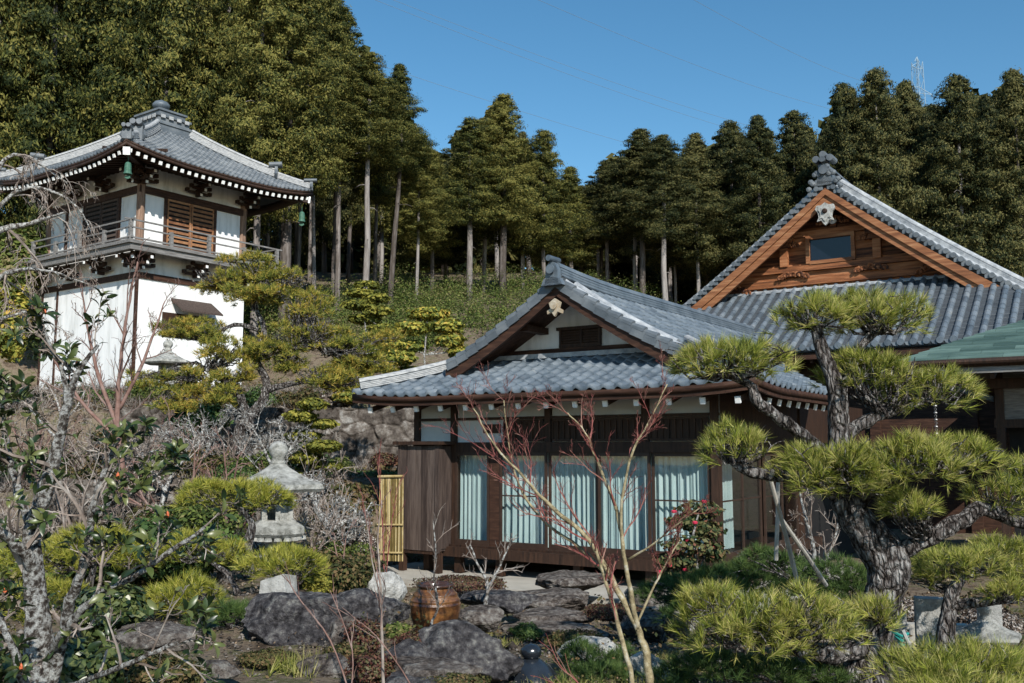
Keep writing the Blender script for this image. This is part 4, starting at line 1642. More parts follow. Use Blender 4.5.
# stone walls
def stone_wall(name, p0, p1, ztop, zbot, sz, seed, label, thick=.45):
    R = np.random.default_rng(seed)
    d = Vector((p1[0] - p0[0], p1[1] - p0[1], 0))
    L = d.length
    d.normalize()
    n = Vector((d.y, -d.x, 0))
    if n.y > 0:
        n = -n
    H = ztop - zbot
    st = sz * .085
    nu_, nv_ = int(L / st), int(H / st)
    # irregular seeds, mixed large and small stones
    P, u = [], 0
    rows = max(2, round(H / sz))
    for j in range(rows + 2):
        u = -R.uniform(0, sz)
        while u < L + sz:
            P.append((u, (j - .5 + R.uniform(-.28, .28)) * sz))
            u += sz * R.uniform(.7, 2.3)
    P = np.array(P)
    col = R.uniform(-.5, .5, len(P))
    off = R.uniform(0, .045, len(P))
    tilt = R.normal(size=(len(P), 2)) * .05
    U, W = np.meshgrid(np.linspace(0, L, nu_ + 1), np.linspace(0, H, nv_ + 1))
    uu = U + .13 * sz * np.sin(W * 7 / sz * .4 + U * 2.1) + .06 * sz * np.sin(U * 9 / sz)
    ww = W + .12 * sz * np.sin(U * 5 / sz * .5) + .07 * sz * np.sin(W * 8 / sz + U * 3)
    D = np.sqrt(((uu[..., None] - P[:, 0]) * .72) ** 2 + (ww[..., None] - P[:, 1]) ** 2)
    o_ = np.argsort(D, -1)[..., :2]
    d1 = np.take_along_axis(D, o_[..., :1], -1)[..., 0]
    d2 = np.take_along_axis(D, o_[..., 1:2], -1)[..., 0]
    k1 = o_[..., 0]
    e = np.clip((d2 - d1) / (.16 * sz), 0, 1)
    hgt = off[k1] + tilt[k1, 0] * (uu - P[k1, 0]) + tilt[k1, 1] * (ww - P[k1, 1])
    hgt = hgt * e + (e ** .6 - 1) * .06
    V = []
    for j in range(nv_ + 1):
        for i in range(nu_ + 1):
            q = float(hgt[j, i]) + .035 * mnoise.noise(Vector((U[j, i] * 4, W[j, i] * 4, seed))) + .015 * mnoise.noise(Vector((U[j, i] * 13, W[j, i] * 13, seed)))
            top = .05 * mnoise.noise(Vector((U[j, i] * 1.6, 0, seed))) if j == nv_ else 0
            b = Vector((p0[0], p0[1], zbot)) + d * float(U[j, i]) + n * (q + .05) + Vector((0, 0, float(W[j, i]) + top))
            V.append(tuple(b))
    ix = np.arange((nu_ + 1) * (nv_ + 1)).reshape(nv_ + 1, nu_ + 1)
    Fc = np.stack([ix[:-1, :-1], ix[:-1, 1:], ix[1:, 1:], ix[1:, :-1]], -1).reshape(-1, 4).tolist()
    nb = len(V)
    bk = -n * thick
    for j in (0, nv_):
        for i in (0, nu_):
            V.append(tuple(Vector(V[int(ix[j, i])]) + bk))
    # back, ends and top close the body
    tl, tr = nb + 2, nb + 3
    Fc += [[nb, nb + 2, nb + 3, nb + 1]]
    me = np_mesh(name, V, Fc, M_wallst, smooth=False)
    at_ = me.attributes.new('stone', 'FLOAT', 'POINT')
    at_.data.foreach_set('value', np.concatenate([(col[k1] * e - .5 * (1 - e)).ravel(), np.zeros(4)]).astype(np.float32))
    o = link(bpy.data.objects.new(name, me))
    cap = MB()
    a_ = Vector((p0[0], p0[1], 0)) + n * .02
    b_ = Vector((p1[0], p1[1], 0)) + n * .02
    cap.add([a_ + Vector((0, 0, ztop - .05)), b_ + Vector((0, 0, ztop - .05)), b_ + bk + Vector((0, 0, ztop - .03)), a_ + bk + Vector((0, 0, ztop - .03)),
             a_ + Vector((0, 0, zbot)), b_ + Vector((0, 0, zbot)), b_ + bk + Vector((0, 0, zbot)), a_ + bk + Vector((0, 0, zbot))],
            [(0, 1, 2, 3), (0, 3, 7, 4), (1, 5, 6, 2)])
    cap.build('earth_fill', M_soil, o)
    return tag(o, label, 'stone wall')


stone_wall('stone_wall', (-10.5, 25.9), (-1.2, 25.9), 1.08, -.62, .34, 4, 'tall retaining wall of irregular stones left of the house')
stone_wall('stone_wall', (-8.2, 16.95), (-3.9, 16.95), -.50, -1.45, .24, 6, 'low stone retaining wall behind the yellow green pine pads')

# bamboo fence
root_p = at(391, 512, 18.4)
root = empty('bamboo_fence', (root_p.x, root_p.y, -2.06), -.3, 'short panel of upright bamboo canes beside the dark board cupboard', 'bamboo fence')
b = MB()
for k in range(15):
    b.tube([(-.23 + k * .033, .0 + .012 * (k % 3), 0), (-.23 + k * .033, 0, 1.52)], .0135, 7)
b.build('cane_panel', M_bamboo, root)
for z in (.15, .66, 1.55):
    b = MB()
    b.tube([(-.26, -.03, z), (.26, -.03, z + .01)], .018 if z < 1.5 else .024, 8)
    b.build('rail', M_bamboo, root)

#VEG#
# ------------------------------------------------------------------ foliage kit
def unit(a):
    return a / np.maximum(np.linalg.norm(a, axis=-1, keepdims=True), 1e-9)


def cards(P, Nn, size, asp=1.5, bend=0.0, R=rng):
    """leaf quads (4 pointed diamonds) at P facing Nn"""
    n = len(P)
    size = np.broadcast_to(np.asarray(size, float), (n,))[:, None]
    t = unit(np.cross(Nn, R.normal(size=(n, 3))))
    b = np.cross(Nn, t)
    a = t * size * asp / 2
    c = b * size / 2
    V = np.stack([P - a, P + c * .9 - a * .1, P + a, P - c * .9 - a * .1], 1).reshape(-1, 3)
    Fc = np.arange(n * 4).reshape(n, 4)
    return V, Fc


def needles(P, D, n_per, length, width, spread, R=rng):
    n = len(P)
    D = np.repeat(D, n_per, 0)
    Q = np.repeat(P, n_per, 0)
    d = unit(D + R.normal(size=(n * n_per, 3)) * spread)
    L = length * R.uniform(.7, 1.15, (n * n_per, 1))
    t = unit(np.cross(d, R.normal(size=d.shape))) * width / 2
    Q = Q + D * R.uniform(-.25, .3, (n * n_per, 1)) * length
    tip = Q + d * L
    tip[:, 2] -= .06 * L[:, 0]
    V = np.stack([Q - t, Q + t, tip], 1).reshape(-1, 3)
    return V, np.arange(n * n_per * 3).reshape(-1, 3)


def mesh_obj(name, VF, m, parent=None, org=(0, 0, 0), smooth=False):
    V = np.concatenate([v for v, f in VF])
    off = 0
    Fs = []
    for v, f in VF:
        Fs.append(f + off)
        off += len(v)
    me = np_mesh(name, V - np.asarray(org), np.concatenate(Fs), m, smooth)
    return link(bpy.data.objects.new(name, me), parent)


def dome_pts(c, rx, ry, rz, n, R=rng, lobes=0, low=.12):
    """points on the top of a lumpy cushion"""
    th = R.uniform(0, 2 * math.pi, n)
    rho = np.sqrt(R.uniform(0, 1, n))
    ph = R.uniform(0, 6.28, 4)
    edge = .96 + .17 * np.sin(3 * th + ph[0]) + .13 * np.sin(5 * th + ph[1])
    x, y = rho * np.cos(th) * edge, rho * np.sin(th) * edge
    lump = .5 + .5 * np.sin(x * 4.1 + ph[2]) * np.cos(y * 3.7 + ph[3])
    z = np.sqrt(np.clip(1 - rho ** 2, 0, 1)) * (.50 + .50 * lump)
    jit = R.uniform(-low, .04, n)
    P = np.stack([c[0] + x * rx, c[1] + y * ry, c[2] + (z * 1.55 - .75 + jit) * rz], -1)
    D = unit(np.stack([x * .8, y * .8, np.full(n, .8)], -1) + R.normal(size=(n, 3)) * .38)
    return P, D


def bez(a, b, sag=0, wob=0, n=5, r=rnd):
    a, b = Vector(a), Vector(b)
    L = (b - a).length
    out = []
    for i in range(n):
        t = i / (n - 1)
        p = a.lerp(b, t)
        p.z += sag * math.sin(math.pi * t)
        if 0 < i < n - 1:
            p += Vector((r.uniform(-1, 1), r.uniform(-1, 1), r.uniform(-1, 1))) * wob * L
        out.append(p)
    return out


def smooth_path(pts, sub=3):
    pts = [Vector(p) for p in pts]
    out = []
    for i in range(len(pts) - 1):
        p0, p1, p2, p3 = pts[max(i - 1, 0)], pts[i], pts[i + 1], pts[min(i + 2, len(pts) - 1)]
        for k in range(sub):
            t = k / sub
            out.append(.5 * ((2 * p1) + (p2 - p0) * t + (2 * p0 - 5 * p1 + 4 * p2 - p3) * t * t + (3 * p1 - p0 - 3 * p2 + p3) * t ** 3))
    out.append(pts[-1])
    return out


def limb(mb, pxpts, r0, r1, n=9, wob=.0, knots=0.0, seed=1):
    """a limb through (px, py, Y) points"""
    r = random.Random(seed)
    thick = (max(r0) if isinstance(r0, list) else r0) > .07
    P = smooth_path([at(*p) if isinstance(p, tuple) else p for p in pxpts], 9 if thick else 4)
    rad = []
    for i, p in enumerate(P):
        t = i / (len(P) - 1)
        base = float(np.interp(t * (len(r0) - 1), range(len(r0)), r0)) if isinstance(r0, list) else r0 + (r1 - r0) * t
        rad.append(base * (1 + r.uniform(-knots, knots) * (.25 if thick else 1)))
        p += Vector((r.uniform(-1, 1), r.uniform(-1, 1), r.uniform(-1, 1))) * wob * (.15 if thick else 1)
    n = 26 if thick else n
    st = len(mb.v)
    mb.tube(P, rad, n)
    if thick:
        for k in range(st, len(mb.v)):
            i = (k - st) // n
            c = P[min(i, len(P) - 1)]
            q = Vector(mb.v[k])
            o_ = q - c
            f = .16 * mnoise.noise(q * 4.5) - .13 * abs(mnoise.noise(Vector((q.x * 17, q.y * 17, q.z * 9)))) + .06 * mnoise.noise(q * 34)
            mb.v[k] = c + o_ * (1.04 + f)
    return P


def niwaki(label, base_px, limbs, pads, needle=M_need, bark=M_bark, nlen=.10, nwid=.004, nper=26, dens=1.0, name='pine_tree', cat='pine tree', seed=1, fan=14, dead=0, spread=.38, group=None, split=1):
    """limbs: [(points, r0, r1)], pads: [(px, py, Y, half w, half h, limb index)] in photo pixels at their distance"""
    R = np.random.default_rng(seed)
    r = random.Random(seed)
    b0 = at(*base_px)
    org = Vector((b0.x, b0.y, gz(b0.x, b0.y)))
    root = empty(name, org, 0, label, cat, group)
    paths = []
    for i, (pts, r0, r1) in enumerate(limbs):
        mb = MB()
        P = limb(mb, pts, r0, r1, 9, wob=(r0[0] if isinstance(r0, list) else r0) * .10, knots=.16, seed=seed * 7 + i)
        paths.append(P)
        mb.build('trunk' if i == 0 else 'limb', bark, root, org, smooth=True)
    for (px, py, Y, hw_, hh_, li) in pads:
        c = at(px, py, Y)
        s = Y / F_PX
        rx, rz = hw_ * s * 1.02, hh_ * s * 1.04
        ry = rx * .85
        area = rx * ry * 3.14
        n = int(area * 420 * dens * (.10 / nlen) ** 1.3)
        n = max(60, min(n, 1500))
        VF = []
        for q in range(split):
            if split == 1:
                P, D = dome_pts(c, rx - nlen * .4, ry, max(rz - nlen * .35, rz * .5), n, R)
            else:
                a_, b_ = R.uniform(0, 6.28), R.uniform(.25, .85)
                cc = (c[0] + rx * b_ * math.cos(a_), c[1] + ry * b_ * math.sin(a_), c[2] + rz * R.uniform(-.75, .65))
                P, D = dome_pts(cc, rx * .40, ry * .45, rz * .46, max(20, n // split), R)
            VF.append(needles(P, D, nper, nlen, nwid, spread, R))
        n2 = n // 4
        P2, D2 = dome_pts((c[0], c[1], c[2] - rz * .55), rx * .85, ry * .85, rz * .4, n2, R)
        D2 = unit(D2 * np.array([1.6, 1.6, .3]))
        VF.append(needles(P2, D2, max(6, nper * 2 // 3), nlen, nwid, spread, R))
        mesh_obj('foliage_pad', VF, needle, root, org)
        # fan of crooked twigs under the cushion
        mb = MB()
        path = paths[li] if li is not None else None
        if path:
            k = min(range(len(path)), key=lambda i: (path[i] - c).length)
            a = path[k]
        else:
            a = Vector((c.x, c.y, c.z - rz * 1.5))
        for q in range(fan):
            th = r.uniform(0, 6.28)
            rr = r.uniform(.3, .95)
            e = Vector((c.x + rx * rr * math.cos(th), c.y + ry * rr * math.sin(th), c.z + rz * (.45 * (1 - rr) + r.uniform(-.3, .2))))
            B = bez(a, e, sag=-rz * .35, wob=.07, n=6, r=r)
            w = max(.006, rx * .022)
            mb.tube(B, [w * (1.5 - 1.1 * i / 5) for i in range(6)], 5, caps=False)
            for z in range(3):
                st = B[r.randint(2, 5)]
                e2 = st + Vector((r.uniform(-1, 1) * rx * .3, r.uniform(-1, 1) * ry * .3, r.uniform(-.15, .4) * rz))
                mb.tube(bez(st, e2, 0, .1, 3, r), [w * .5, w * .4, w * .25], 4, caps=False)
        mb.build('twigs', bark, root, org)
    return root


def grow(mb, pts, r0, r1, lv, n_child, ratio, spread, up, r, tips, sides=5, mi=0, rmin=.002, droop=0.0, t0=.2):
    n = len(pts)
    mb.tube(pts, [r0 + (r1 - r0) * i / (n - 1) for i in range(n)], sides, mi=mi if lv > 0 or mi < 1 else mi, caps=False)
    tips.append((pts[-1], (pts[-1] - pts[-2]).normalized()))
    if lv <= 0:
        return
    L = sum((pts[i + 1] - pts[i]).length for i in range(n - 1))
    for k in range(n_child):
        t = t0 + (1 - t0) * (k + r.random()) / n_child
        f = t * (n - 1)
        i = min(int(f), n - 2)
        p = pts[i].lerp(pts[i + 1], f - i)
        d = (pts[i + 1] - pts[i]).normalized()
        d2 = (d * .8 + Vector((r.gauss(0, 1), r.gauss(0, 1), r.gauss(0, 1))).normalized() * spread + Vector((0, 0, up))).normalized()
        l2 = L * ratio * r.uniform(.5, 1.15) * (1.1 - .5 * t)
        rr = max(rmin, (r0 + (r1 - r0) * t) * .62)
        q = [p]
        dd = d2.copy()
        m = 4 if lv > 1 else 3
        for j in range(m):
            dd = (dd + Vector((r.gauss(0, .16), r.gauss(0, .16), r.gauss(0, .16) + up * .15 - droop * (j + 1)))).normalized()
            q.append(q[-1] + dd * l2 / m)
        grow(mb, q, rr, max(rmin * .7, rr * .4), lv - 1, max(2, int(n_child * .75)), ratio, spread, up, r, tips, max(3, sides - 1), mi, rmin, droop)


def bare_tree(label, base_px, limbs, lv=2, n_child=7, ratio=.45, spread=.75, up=.25, m=M_bark2, mt=None, name='bare_tree', cat='bare tree', seed=1, rmin=.003, droop=0.0, group=None, t0=.2, sides=7):
    r = random.Random(seed)
    b0 = at(*base_px)
    org = Vector((b0.x, b0.y, gz(b0.x, b0.y)))
    root = empty(name, org, 0, label, cat, group)
    tips = []
    for i, (pts, r0, r1) in enumerate(limbs):
        mb = MB()
        P = limb(mb, pts, r0, r1, sides, wob=(.03 if isinstance(r0, list) else r0) * .25, knots=.12, seed=seed * 5 + i)
        if isinstance(r0, list):
            r0, r1 = .045, .007
        mb.build('stem', m, root, org, smooth=True)
        tw = MB()
        n = len(P)
        L = sum((P[k + 1] - P[k]).length for k in range(n - 1))
        for k in range(n_child):
            t = t0 + (1 - t0) * (k + r.random()) / n_child
            f = t * (n - 1)
            j = min(int(f), n - 2)
            p = P[j].lerp(P[j + 1], f - j)
            d = (P[j + 1] - P[j]).normalized()
            d2 = (d * .7 + Vector((r.gauss(0, 1), r.gauss(0, 1), r.gauss(0, 1))).normalized() * spread + Vector((0, 0, up))).normalized()
            l2 = L * ratio * r.uniform(.5, 1.1) * (1.15 - .5 * t)
            rr = max(rmin * 1.5, (r0 + (r1 - r0) * t) * .55)
            q = [p]
            dd = d2.copy()
            for jj in range(5):
                dd = (dd + Vector((r.gauss(0, .14), r.gauss(0, .14), r.gauss(0, .14) + up * .15 - droop * (jj + 1)))).normalized()
                q.append(q[-1] + dd * l2 / 5)
            grow(tw, q, rr, max(rmin, rr * .35), lv - 1, max(3, int(n_child * .7)), .5, spread, up, r, tips, 4, 0, rmin, droop)
        tips.append((P[-1], (P[-1] - P[-2]).normalized()))
        tw.build('twigs', mt or m, root, org)
    return root, tips, org


def leaf_blob(c, rx, ry, rz, n, size, R=rng, hollow=.55, up=.3):
    d = unit(R.normal(size=(n, 3)))
    rad = R.uniform(hollow, 1, (n, 1)) ** .6
    lump = 1 + .16 * np.sin(d[:, :1] * 5.3 + c[0]) * np.cos(d[:, 1:2] * 4.7 + c[1]) + .1 * np.sin(d[:, 2:3] * 8 + c[0] * 3)
    P = np.array(c) + d * rad * lump * np.array([rx, ry, rz])
    N_ = unit(d + R.normal(size=(n, 3)) * .55 + np.array([0, 0, up]))
    return cards(P, N_, size * R.uniform(.6, 1.3, n), R=R)


# ------------------------------------------------------------------ forest
SKY_X = [-400, 0, 300, 330, 340, 357, 366, 385, 401, 417, 423, 445, 467, 494, 515, 542, 559, 586, 603, 625, 643, 665, 691, 720, 750, 790, 825, 840, 870, 900, 925, 945, 960, 985, 1000, 1024, 1400]
SKY_Y = [-300, -140, -50, -20, 5, 40, 60, 60, 80, 108, 145, 136, 112, 92, 105, 127, 158, 178, 160, 136, 127, 134, 132, 122, 115, 108, 108, 80, 66, 72, 97, 80, 72, 88, 70, 60, 60]


def crown_mesh(seed, H=10.0, Rr=2.5, nb=190, per=430, leaf=.058, m=M_cyp, shape=0):
    R = np.random.default_rng(seed)
    ts = (np.arange(nb) + R.uniform(0, 1, nb)) / nb
    ts = ts ** .9
    th = np.arange(nb) * 2.39996 + R.uniform(-.5, .5, nb)
    prof = (1 - ts) ** (.72 if shape == 0 else .50) * (.60 + .40 * np.clip(ts / .25, 0, 1))
    prof *= 1 + .30 * np.sin(ts * 15 + seed) * np.sin(th * 1.0 + seed) + .18 * R.normal(size=nb)
    rad = Rr * prof * R.uniform(.2, 1.2, nb) ** .7
    C = np.stack([np.cos(th) * rad, np.sin(th) * rad, ts * H - .12 * rad], -1)
    cr = Rr * (.10 + .125 * (1 - ts)) * R.uniform(.6, 1.5, nb)
    VF = []
    for i in range(nb):
        n = int(per * (.5 + .8 * (1 - ts[i])))
        d = unit(R.normal(size=(n, 3)))
        q = R.uniform(.15, 1.0, (n, 1)) ** .6 * (1 + .45 * (R.uniform(0, 1, (n, 1)) > .82))
        out = np.array([math.cos(th[i]), math.sin(th[i]), 0])
        P = C[i] + d * q * cr[i] * np.array([1.1, 1.1, .62]) + out * (d @ out)[:, None] * cr[i] * .55 - np.array([0, 0, 1]) * (np.abs(d @ out)[:, None] ** 2) * cr[i] * .2
        Nn = unit(d * .9 + out * .3 + np.array([0, 0, .25]) + R.normal(size=(n, 3)) * .45)
        VF.append(cards(P, Nn, leaf * R.uniform(.6, 1.35, n), asp=2.5, R=R))
    V = np.concatenate([v for v, f in VF])
    n4 = len(V) // 4
    return np_mesh('crown', V, np.arange(n4 * 4).reshape(n4, 4), m)


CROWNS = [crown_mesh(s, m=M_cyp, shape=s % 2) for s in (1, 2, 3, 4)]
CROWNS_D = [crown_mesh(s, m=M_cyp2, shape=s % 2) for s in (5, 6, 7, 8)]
TRUNKS = []
for s_ in range(4):
    mb = MB()
    r = random.Random(s_ + 50)
    pts = [Vector((r.uniform(-.06, .06) * (k > 0), r.uniform(-.06, .06) * (k > 0), k * 2.2)) for k in range(7)]
    mb.tube(pts, [.26, .21, .19, .165, .14, .11, .05], 9)
    # a few dead stubs
    for k in range(7):
        z = r.uniform(3, 10)
        a = r.uniform(0, 6.28)
        l = r.uniform(.4, 1.3)
        mb.tube([(0, 0, z), (math.cos(a) * l * .6, math.sin(a) * l * .6, z + .02), (math.cos(a) * l, math.sin(a) * l, z - .12)], [.03, .02, .01], 4)
    o = mb.build('trunk', M_bark3, None, smooth=True)
    TRUNKS.append(o.data)
    bpy.data.objects.remove(o)


def cypress(px, top, Y, cb, wpx, label, group=None, dark=False, trunk_w=None, seed=0, lean=0):
    """top pixel, crown bottom as share of the height, crown width in px"""
    p = at(px, top, Y)
    zb = gz(p.x, p.y)
    H = max(6.0, p.z - zb)
    root = empty('cypress_tree', (p.x, p.y, zb - .1), 0, label, 'cypress tree', group)
    me = TRUNKS[seed % 4]
    t = link(bpy.data.objects.new('trunk', me), root)
    k = H * .93 / 13.2
    tw = (trunk_w / px_m(Y) / .40) if trunk_w else k * .8
    t.scale = (tw, tw, k)
    t.rotation_euler = (0, lean, seed * 1.3)
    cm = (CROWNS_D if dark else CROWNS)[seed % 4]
    c = link(bpy.data.objects.new('crown', cm), root)
    ch = H * (1 - cb)
    c.location = (lean * H * .5, 0, H * cb)
    w = wpx * (1.3 if px > 590 else 1.12) / px_m(Y) / 2 / 2.5
    c.scale = (w, w, ch / 10.15)
    c.rotation_euler = (0, 0, seed * 2.1)
    return root


front = [
    # px, top, Y, crown bottom share, crown width, trunk width px, label
    (293, -40, 44, .42, 100, 11, 'cypress with the thickest pale bare trunk just right of the tower'),
    (306, -30, 50, .46, 80, 5, 'cypress with a thin trunk between the thick trunk and the leaning pole'),
    (322, -15, 49, .44, 70, 4, 'cypress whose slim trunk leans beside the thick one right of the tower'),
    (343, 4, 50, .46, 75, 5, 'cypress with a straight thin trunk at the left edge of the open sky'),
    (370, 50, 48, .60, 66, 6.5, 'tall cypress with a long bright bare trunk below a high rounded crown'),
    (393, 62, 50, .58, 58, 5.5, 'cypress at the gap of sky, bare trunk bent near its foot'),
    (265, -60, 43, .34, 100, 7, 'broad cypress crown directly above the right corner of the tower roof'),
    (232, -90, 47, .22, 110, 7, 'dense yellowish cypress crown above the tower finial to its right'),
    (175, -100, 46, .15, 120, 8, 'dense yellowish cypress rising straight behind the tower finial'),
    (120, -110, 48, .15, 120, 8, 'dense yellowish cypress behind the near corner of the tower roof'),
    (62, -110, 46, .12, 125, 8, 'dense cypress crown above the left slope of the tower roof'),
    (8, -110, 45, .08, 125, 8, 'dense cypress filling the upper left corner of the picture'),
    (-45, -100, 48, .1, 120, 8, 'cypress cut by the left edge of the picture'),
    (433, 148, 60, .30, 52, 4, 'low cypress at the dip of the treeline left of the central crowns'),
    (470, 116, 57, .42, 62, 6, 'cypress with a clear grey trunk left of the central tallest crown'),
    (503, 92, 58, .36, 74, 7, 'tallest central cypress with a ragged spreading top against the sky'),
    (543, 128, 61, .28, 60, 4, 'rounded cypress right of the central tallest crown'),
    (570, 165, 64, .25, 54, 4, 'small cypress beside the lowest notch of the treeline'),
    (606, 158, 64, .40, 48, 4, 'narrow cypress just right of the notch in the treeline'),
    (640, 127, 62, .45, 64, 6, 'cypress with a pale trunk right of the notch, crown level with its neighbours'),
    (662, 133, 60, .48, 56, 6, 'cypress with a double looking pale trunk above the house ridge'),
    (695, 131, 62, .42, 60, 4, 'dark cypress above the far end of the house ridge'),
    (730, 119, 64, .38, 64, 4, 'dark cypress left of the hall roof, between two darker crowns'),
    (757, 113, 60, .44, 58, 5, 'dark cypress with a thin grey trunk left of the hall gable'),
    (793, 108, 66, .3, 64, 4, 'dark cypress rising left behind the hall ridge ornament'),
    (842, 80, 58, .3, 66, 5, 'tall dark cypress rising straight behind the hall ridge ornament'),
    (874, 65, 57, .3, 74, 5, 'highest dark cypress between the hall ridge ornament and the pylon'),
    (905, 78, 62, .25, 60, 4, 'cypress crown just left of and below the steel pylon'),
    (955, 72, 58, .3, 72, 5, 'tall dark cypress just right of the steel pylon'),
    (985, 92, 63, .2, 56, 4, 'lower dark cypress between the two tall ones at the right'),
    (1012, 66, 57, .3, 72, 5, 'tall dark cypress at the right edge of the picture'),
    (1060, 62, 60, .2, 80, 5, 'dark cypress cut by the right edge of the picture'),
]
for i, (px, top, Y, cb, w, tw, lab) in enumerate(front):
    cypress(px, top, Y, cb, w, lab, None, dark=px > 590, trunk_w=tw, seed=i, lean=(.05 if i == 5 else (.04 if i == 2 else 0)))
rr = random.Random(23)
kk = 40
for row, (Y0_, dpx, cbm) in enumerate(((54, 34, .22), (68, 30, .18), (80, 30, .12))):
    px = -70 + row * 11
    while px < 1090:
        Y = Y0_ + rr.uniform(-3, 4) + (10 if px > 420 else 0)
        sk = np.interp(px, SKY_X, SKY_Y)
        top = sk + rr.uniform(6, 34)
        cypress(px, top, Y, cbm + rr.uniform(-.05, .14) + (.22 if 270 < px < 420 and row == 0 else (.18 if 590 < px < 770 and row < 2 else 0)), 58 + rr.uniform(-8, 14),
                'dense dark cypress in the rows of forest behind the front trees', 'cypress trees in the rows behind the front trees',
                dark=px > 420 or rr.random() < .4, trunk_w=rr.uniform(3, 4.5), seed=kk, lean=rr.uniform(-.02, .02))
        kk += 1
        px += dpx * rr.uniform(.8, 1.25)

# far wood up the hill behind: one mass
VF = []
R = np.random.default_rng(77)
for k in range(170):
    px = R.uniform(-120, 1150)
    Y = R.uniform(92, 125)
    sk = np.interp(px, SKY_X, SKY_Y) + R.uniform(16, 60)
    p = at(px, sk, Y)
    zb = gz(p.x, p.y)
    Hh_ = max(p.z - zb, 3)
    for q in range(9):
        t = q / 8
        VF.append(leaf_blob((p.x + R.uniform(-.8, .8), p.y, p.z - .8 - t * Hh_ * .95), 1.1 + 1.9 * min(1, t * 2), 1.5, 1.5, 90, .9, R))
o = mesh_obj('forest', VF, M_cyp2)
tag(o, 'dark far wood filling the gaps behind the cypress rows', 'wood', kind='stuff')

# thicket on the slope under the trees
VF = []
for k in range(330):
    px = R.uniform(385, 700) if k < 170 else R.uniform(-60, 420)
    if k < 170:
        Y = R.uniform(42, 66)
    else:
        Y = R.uniform(42, 54)
    p = at(px, 300, Y)
    z = gz(p.x, p.y)
    s_ = R.uniform(.4, 1.7)
    VF.append(leaf_blob((p.x, p.y, z + .3 * s_), s_ * 1.2, s_ * 1.1, s_, 1100, .065, R))
o = mesh_obj('undergrowth', VF, M_shrub)
tag(o, 'green leafy thicket covering the slope below the cypress trunks', 'undergrowth', kind='stuff')

# ------------------------------------------------------------------ pylon and wires
p = at(917, 62, 420)
s = 420 / F_PX
zb = gz(p.x, p.y)
root = empty('power_pylon', (p.x, p.y, zb), .5, 'haze pale steel lattice power pylon above the trees at the right', 'pylon')
b = MB()
H = p.z - zb
w0, w1 = 3.6, 1.6
lev = [H * k / 16 for k in range(17)]
wd = lambda z: w0 + (w1 - w0) * z / H
for i in range(16):
    a, c_ = wd(lev[i]), wd(lev[i + 1])
    for (sx, sy) in ((-1, -1), (1, -1), (1, 1), (-1, 1)):
        b.beam((sx * a, sy * a, lev[i]), (sx * c_, sy * c_, lev[i + 1]), .24, .24)
    for (q1, q2) in (((-1, -1), (1, -1)), ((1, -1), (1, 1)), ((1, 1), (-1, 1)), ((-1, 1), (-1, -1))):
        b.beam((q1[0] * a, q1[1] * a, lev[i]), (q2[0] * c_, q2[1] * c_, lev[i + 1]), .12, .12)
        b.beam((q2[0] * a, q2[1] * a, lev[i]), (q1[0] * c_, q1[1] * c_, lev[i + 1]), .12, .12)
for z, l in ((H * .985, 3.5), (H * .90, 9.0)):
    for sx in (-1, 1):
        b.beam((0, 0, z + 1.6), (sx * l, 0, z - .4), .25, .25)
        b.beam((0, 0, z - 1.2), (sx * l, 0, z - .4), .25, .25)
        b.beam((sx * l, 0, z - .4), (sx * l, 0, z - 2.4), .2, .2)
b.beam((0, 0, H), (0, 0, H + 2.4), .4, .4)
for sx in (-1, 1):
    b.beam((sx * w1, 0, H), (0, 0, H + 2.4), .25, .25)
b.build('lattice_mast', M_steel, root)
for i, (a, c_, lab) in enumerate((((340, -14, 250), (930, 178, 420), 'highest faint power line crossing the blue sky'), ((520, -8, 250), (935, 130, 420), 'short power line crossing the top right of the sky'), ((340, 52, 250), (925, 205, 420), 'lowest faint power line above the central treetops'), ((352, -16, 252), (940, 171, 420), 'faint power line running just above the highest long line of the sky'), ((680, -8, 250), (940, 98, 420), 'faint short power line nearest the pylon in the top right sky'))):
    A_, B_ = at(*a), at(*c_)
    pts = [A_.lerp(B_, t) + Vector((0, 0, -6 * math.sin(math.pi * t))) for t in np.linspace(0, 1, 20)]
    mb = MB()
    mb.tube(pts, .05, 4)
    o = mb.build('power_line', M_wire)
    tag(o, lab, 'power line')


# ------------------------------------------------------------------ big garden pine on the right
Yp = 7.0
L = [
    ([(866, 705, 6.95), (868, 670, 7), (872, 630, 7), (884, 592, 7), (886, 560, 7), (852, 511, 7.05), (842, 470, 7.1), (838, 426, 7.1), (836, 387, 7.1), (822, 350, 7.1), (815, 325, 7.1)], [.20, .155, .13, .125, .15, .115, .092, .075, .065, .052, .035], 0),
    ([(846, 478, 7.08), (813, 444, 7.0), (795, 430, 6.95), (777, 416, 6.9), (757, 401, 6.85), (749, 384, 6.85), (720, 372, 6.85)], .056, .03),
    ([(840, 440, 7.1), (866, 421, 7.15), (905, 407, 7.2), (930, 396, 7.2)], .06, .022),
    ([(840, 495, 7.05), (802, 478, 7.0), (752, 472, 6.95), (733, 460, 6.9)], .06, .03),
    ([(888, 560, 7.0), (904, 549, 6.95), (932, 536, 6.9), (962, 520, 6.9), (985, 508, 6.95), (1022, 524, 7.0), (1060, 520, 7.1)], .066, .042),
    ([(870, 645, 6.95), (835, 655, 6.85), (795, 650, 6.8), (762, 636, 6.75)], .07, .03),
    ([(852, 511, 7.05), (880, 478, 6.9), (900, 470, 6.8), (935, 468, 6.75)], .06, .025),
    ([(838, 400, 7.1), (850, 370, 7.15), (862, 345, 7.15), (880, 330, 7.15)], .045, .02),
]
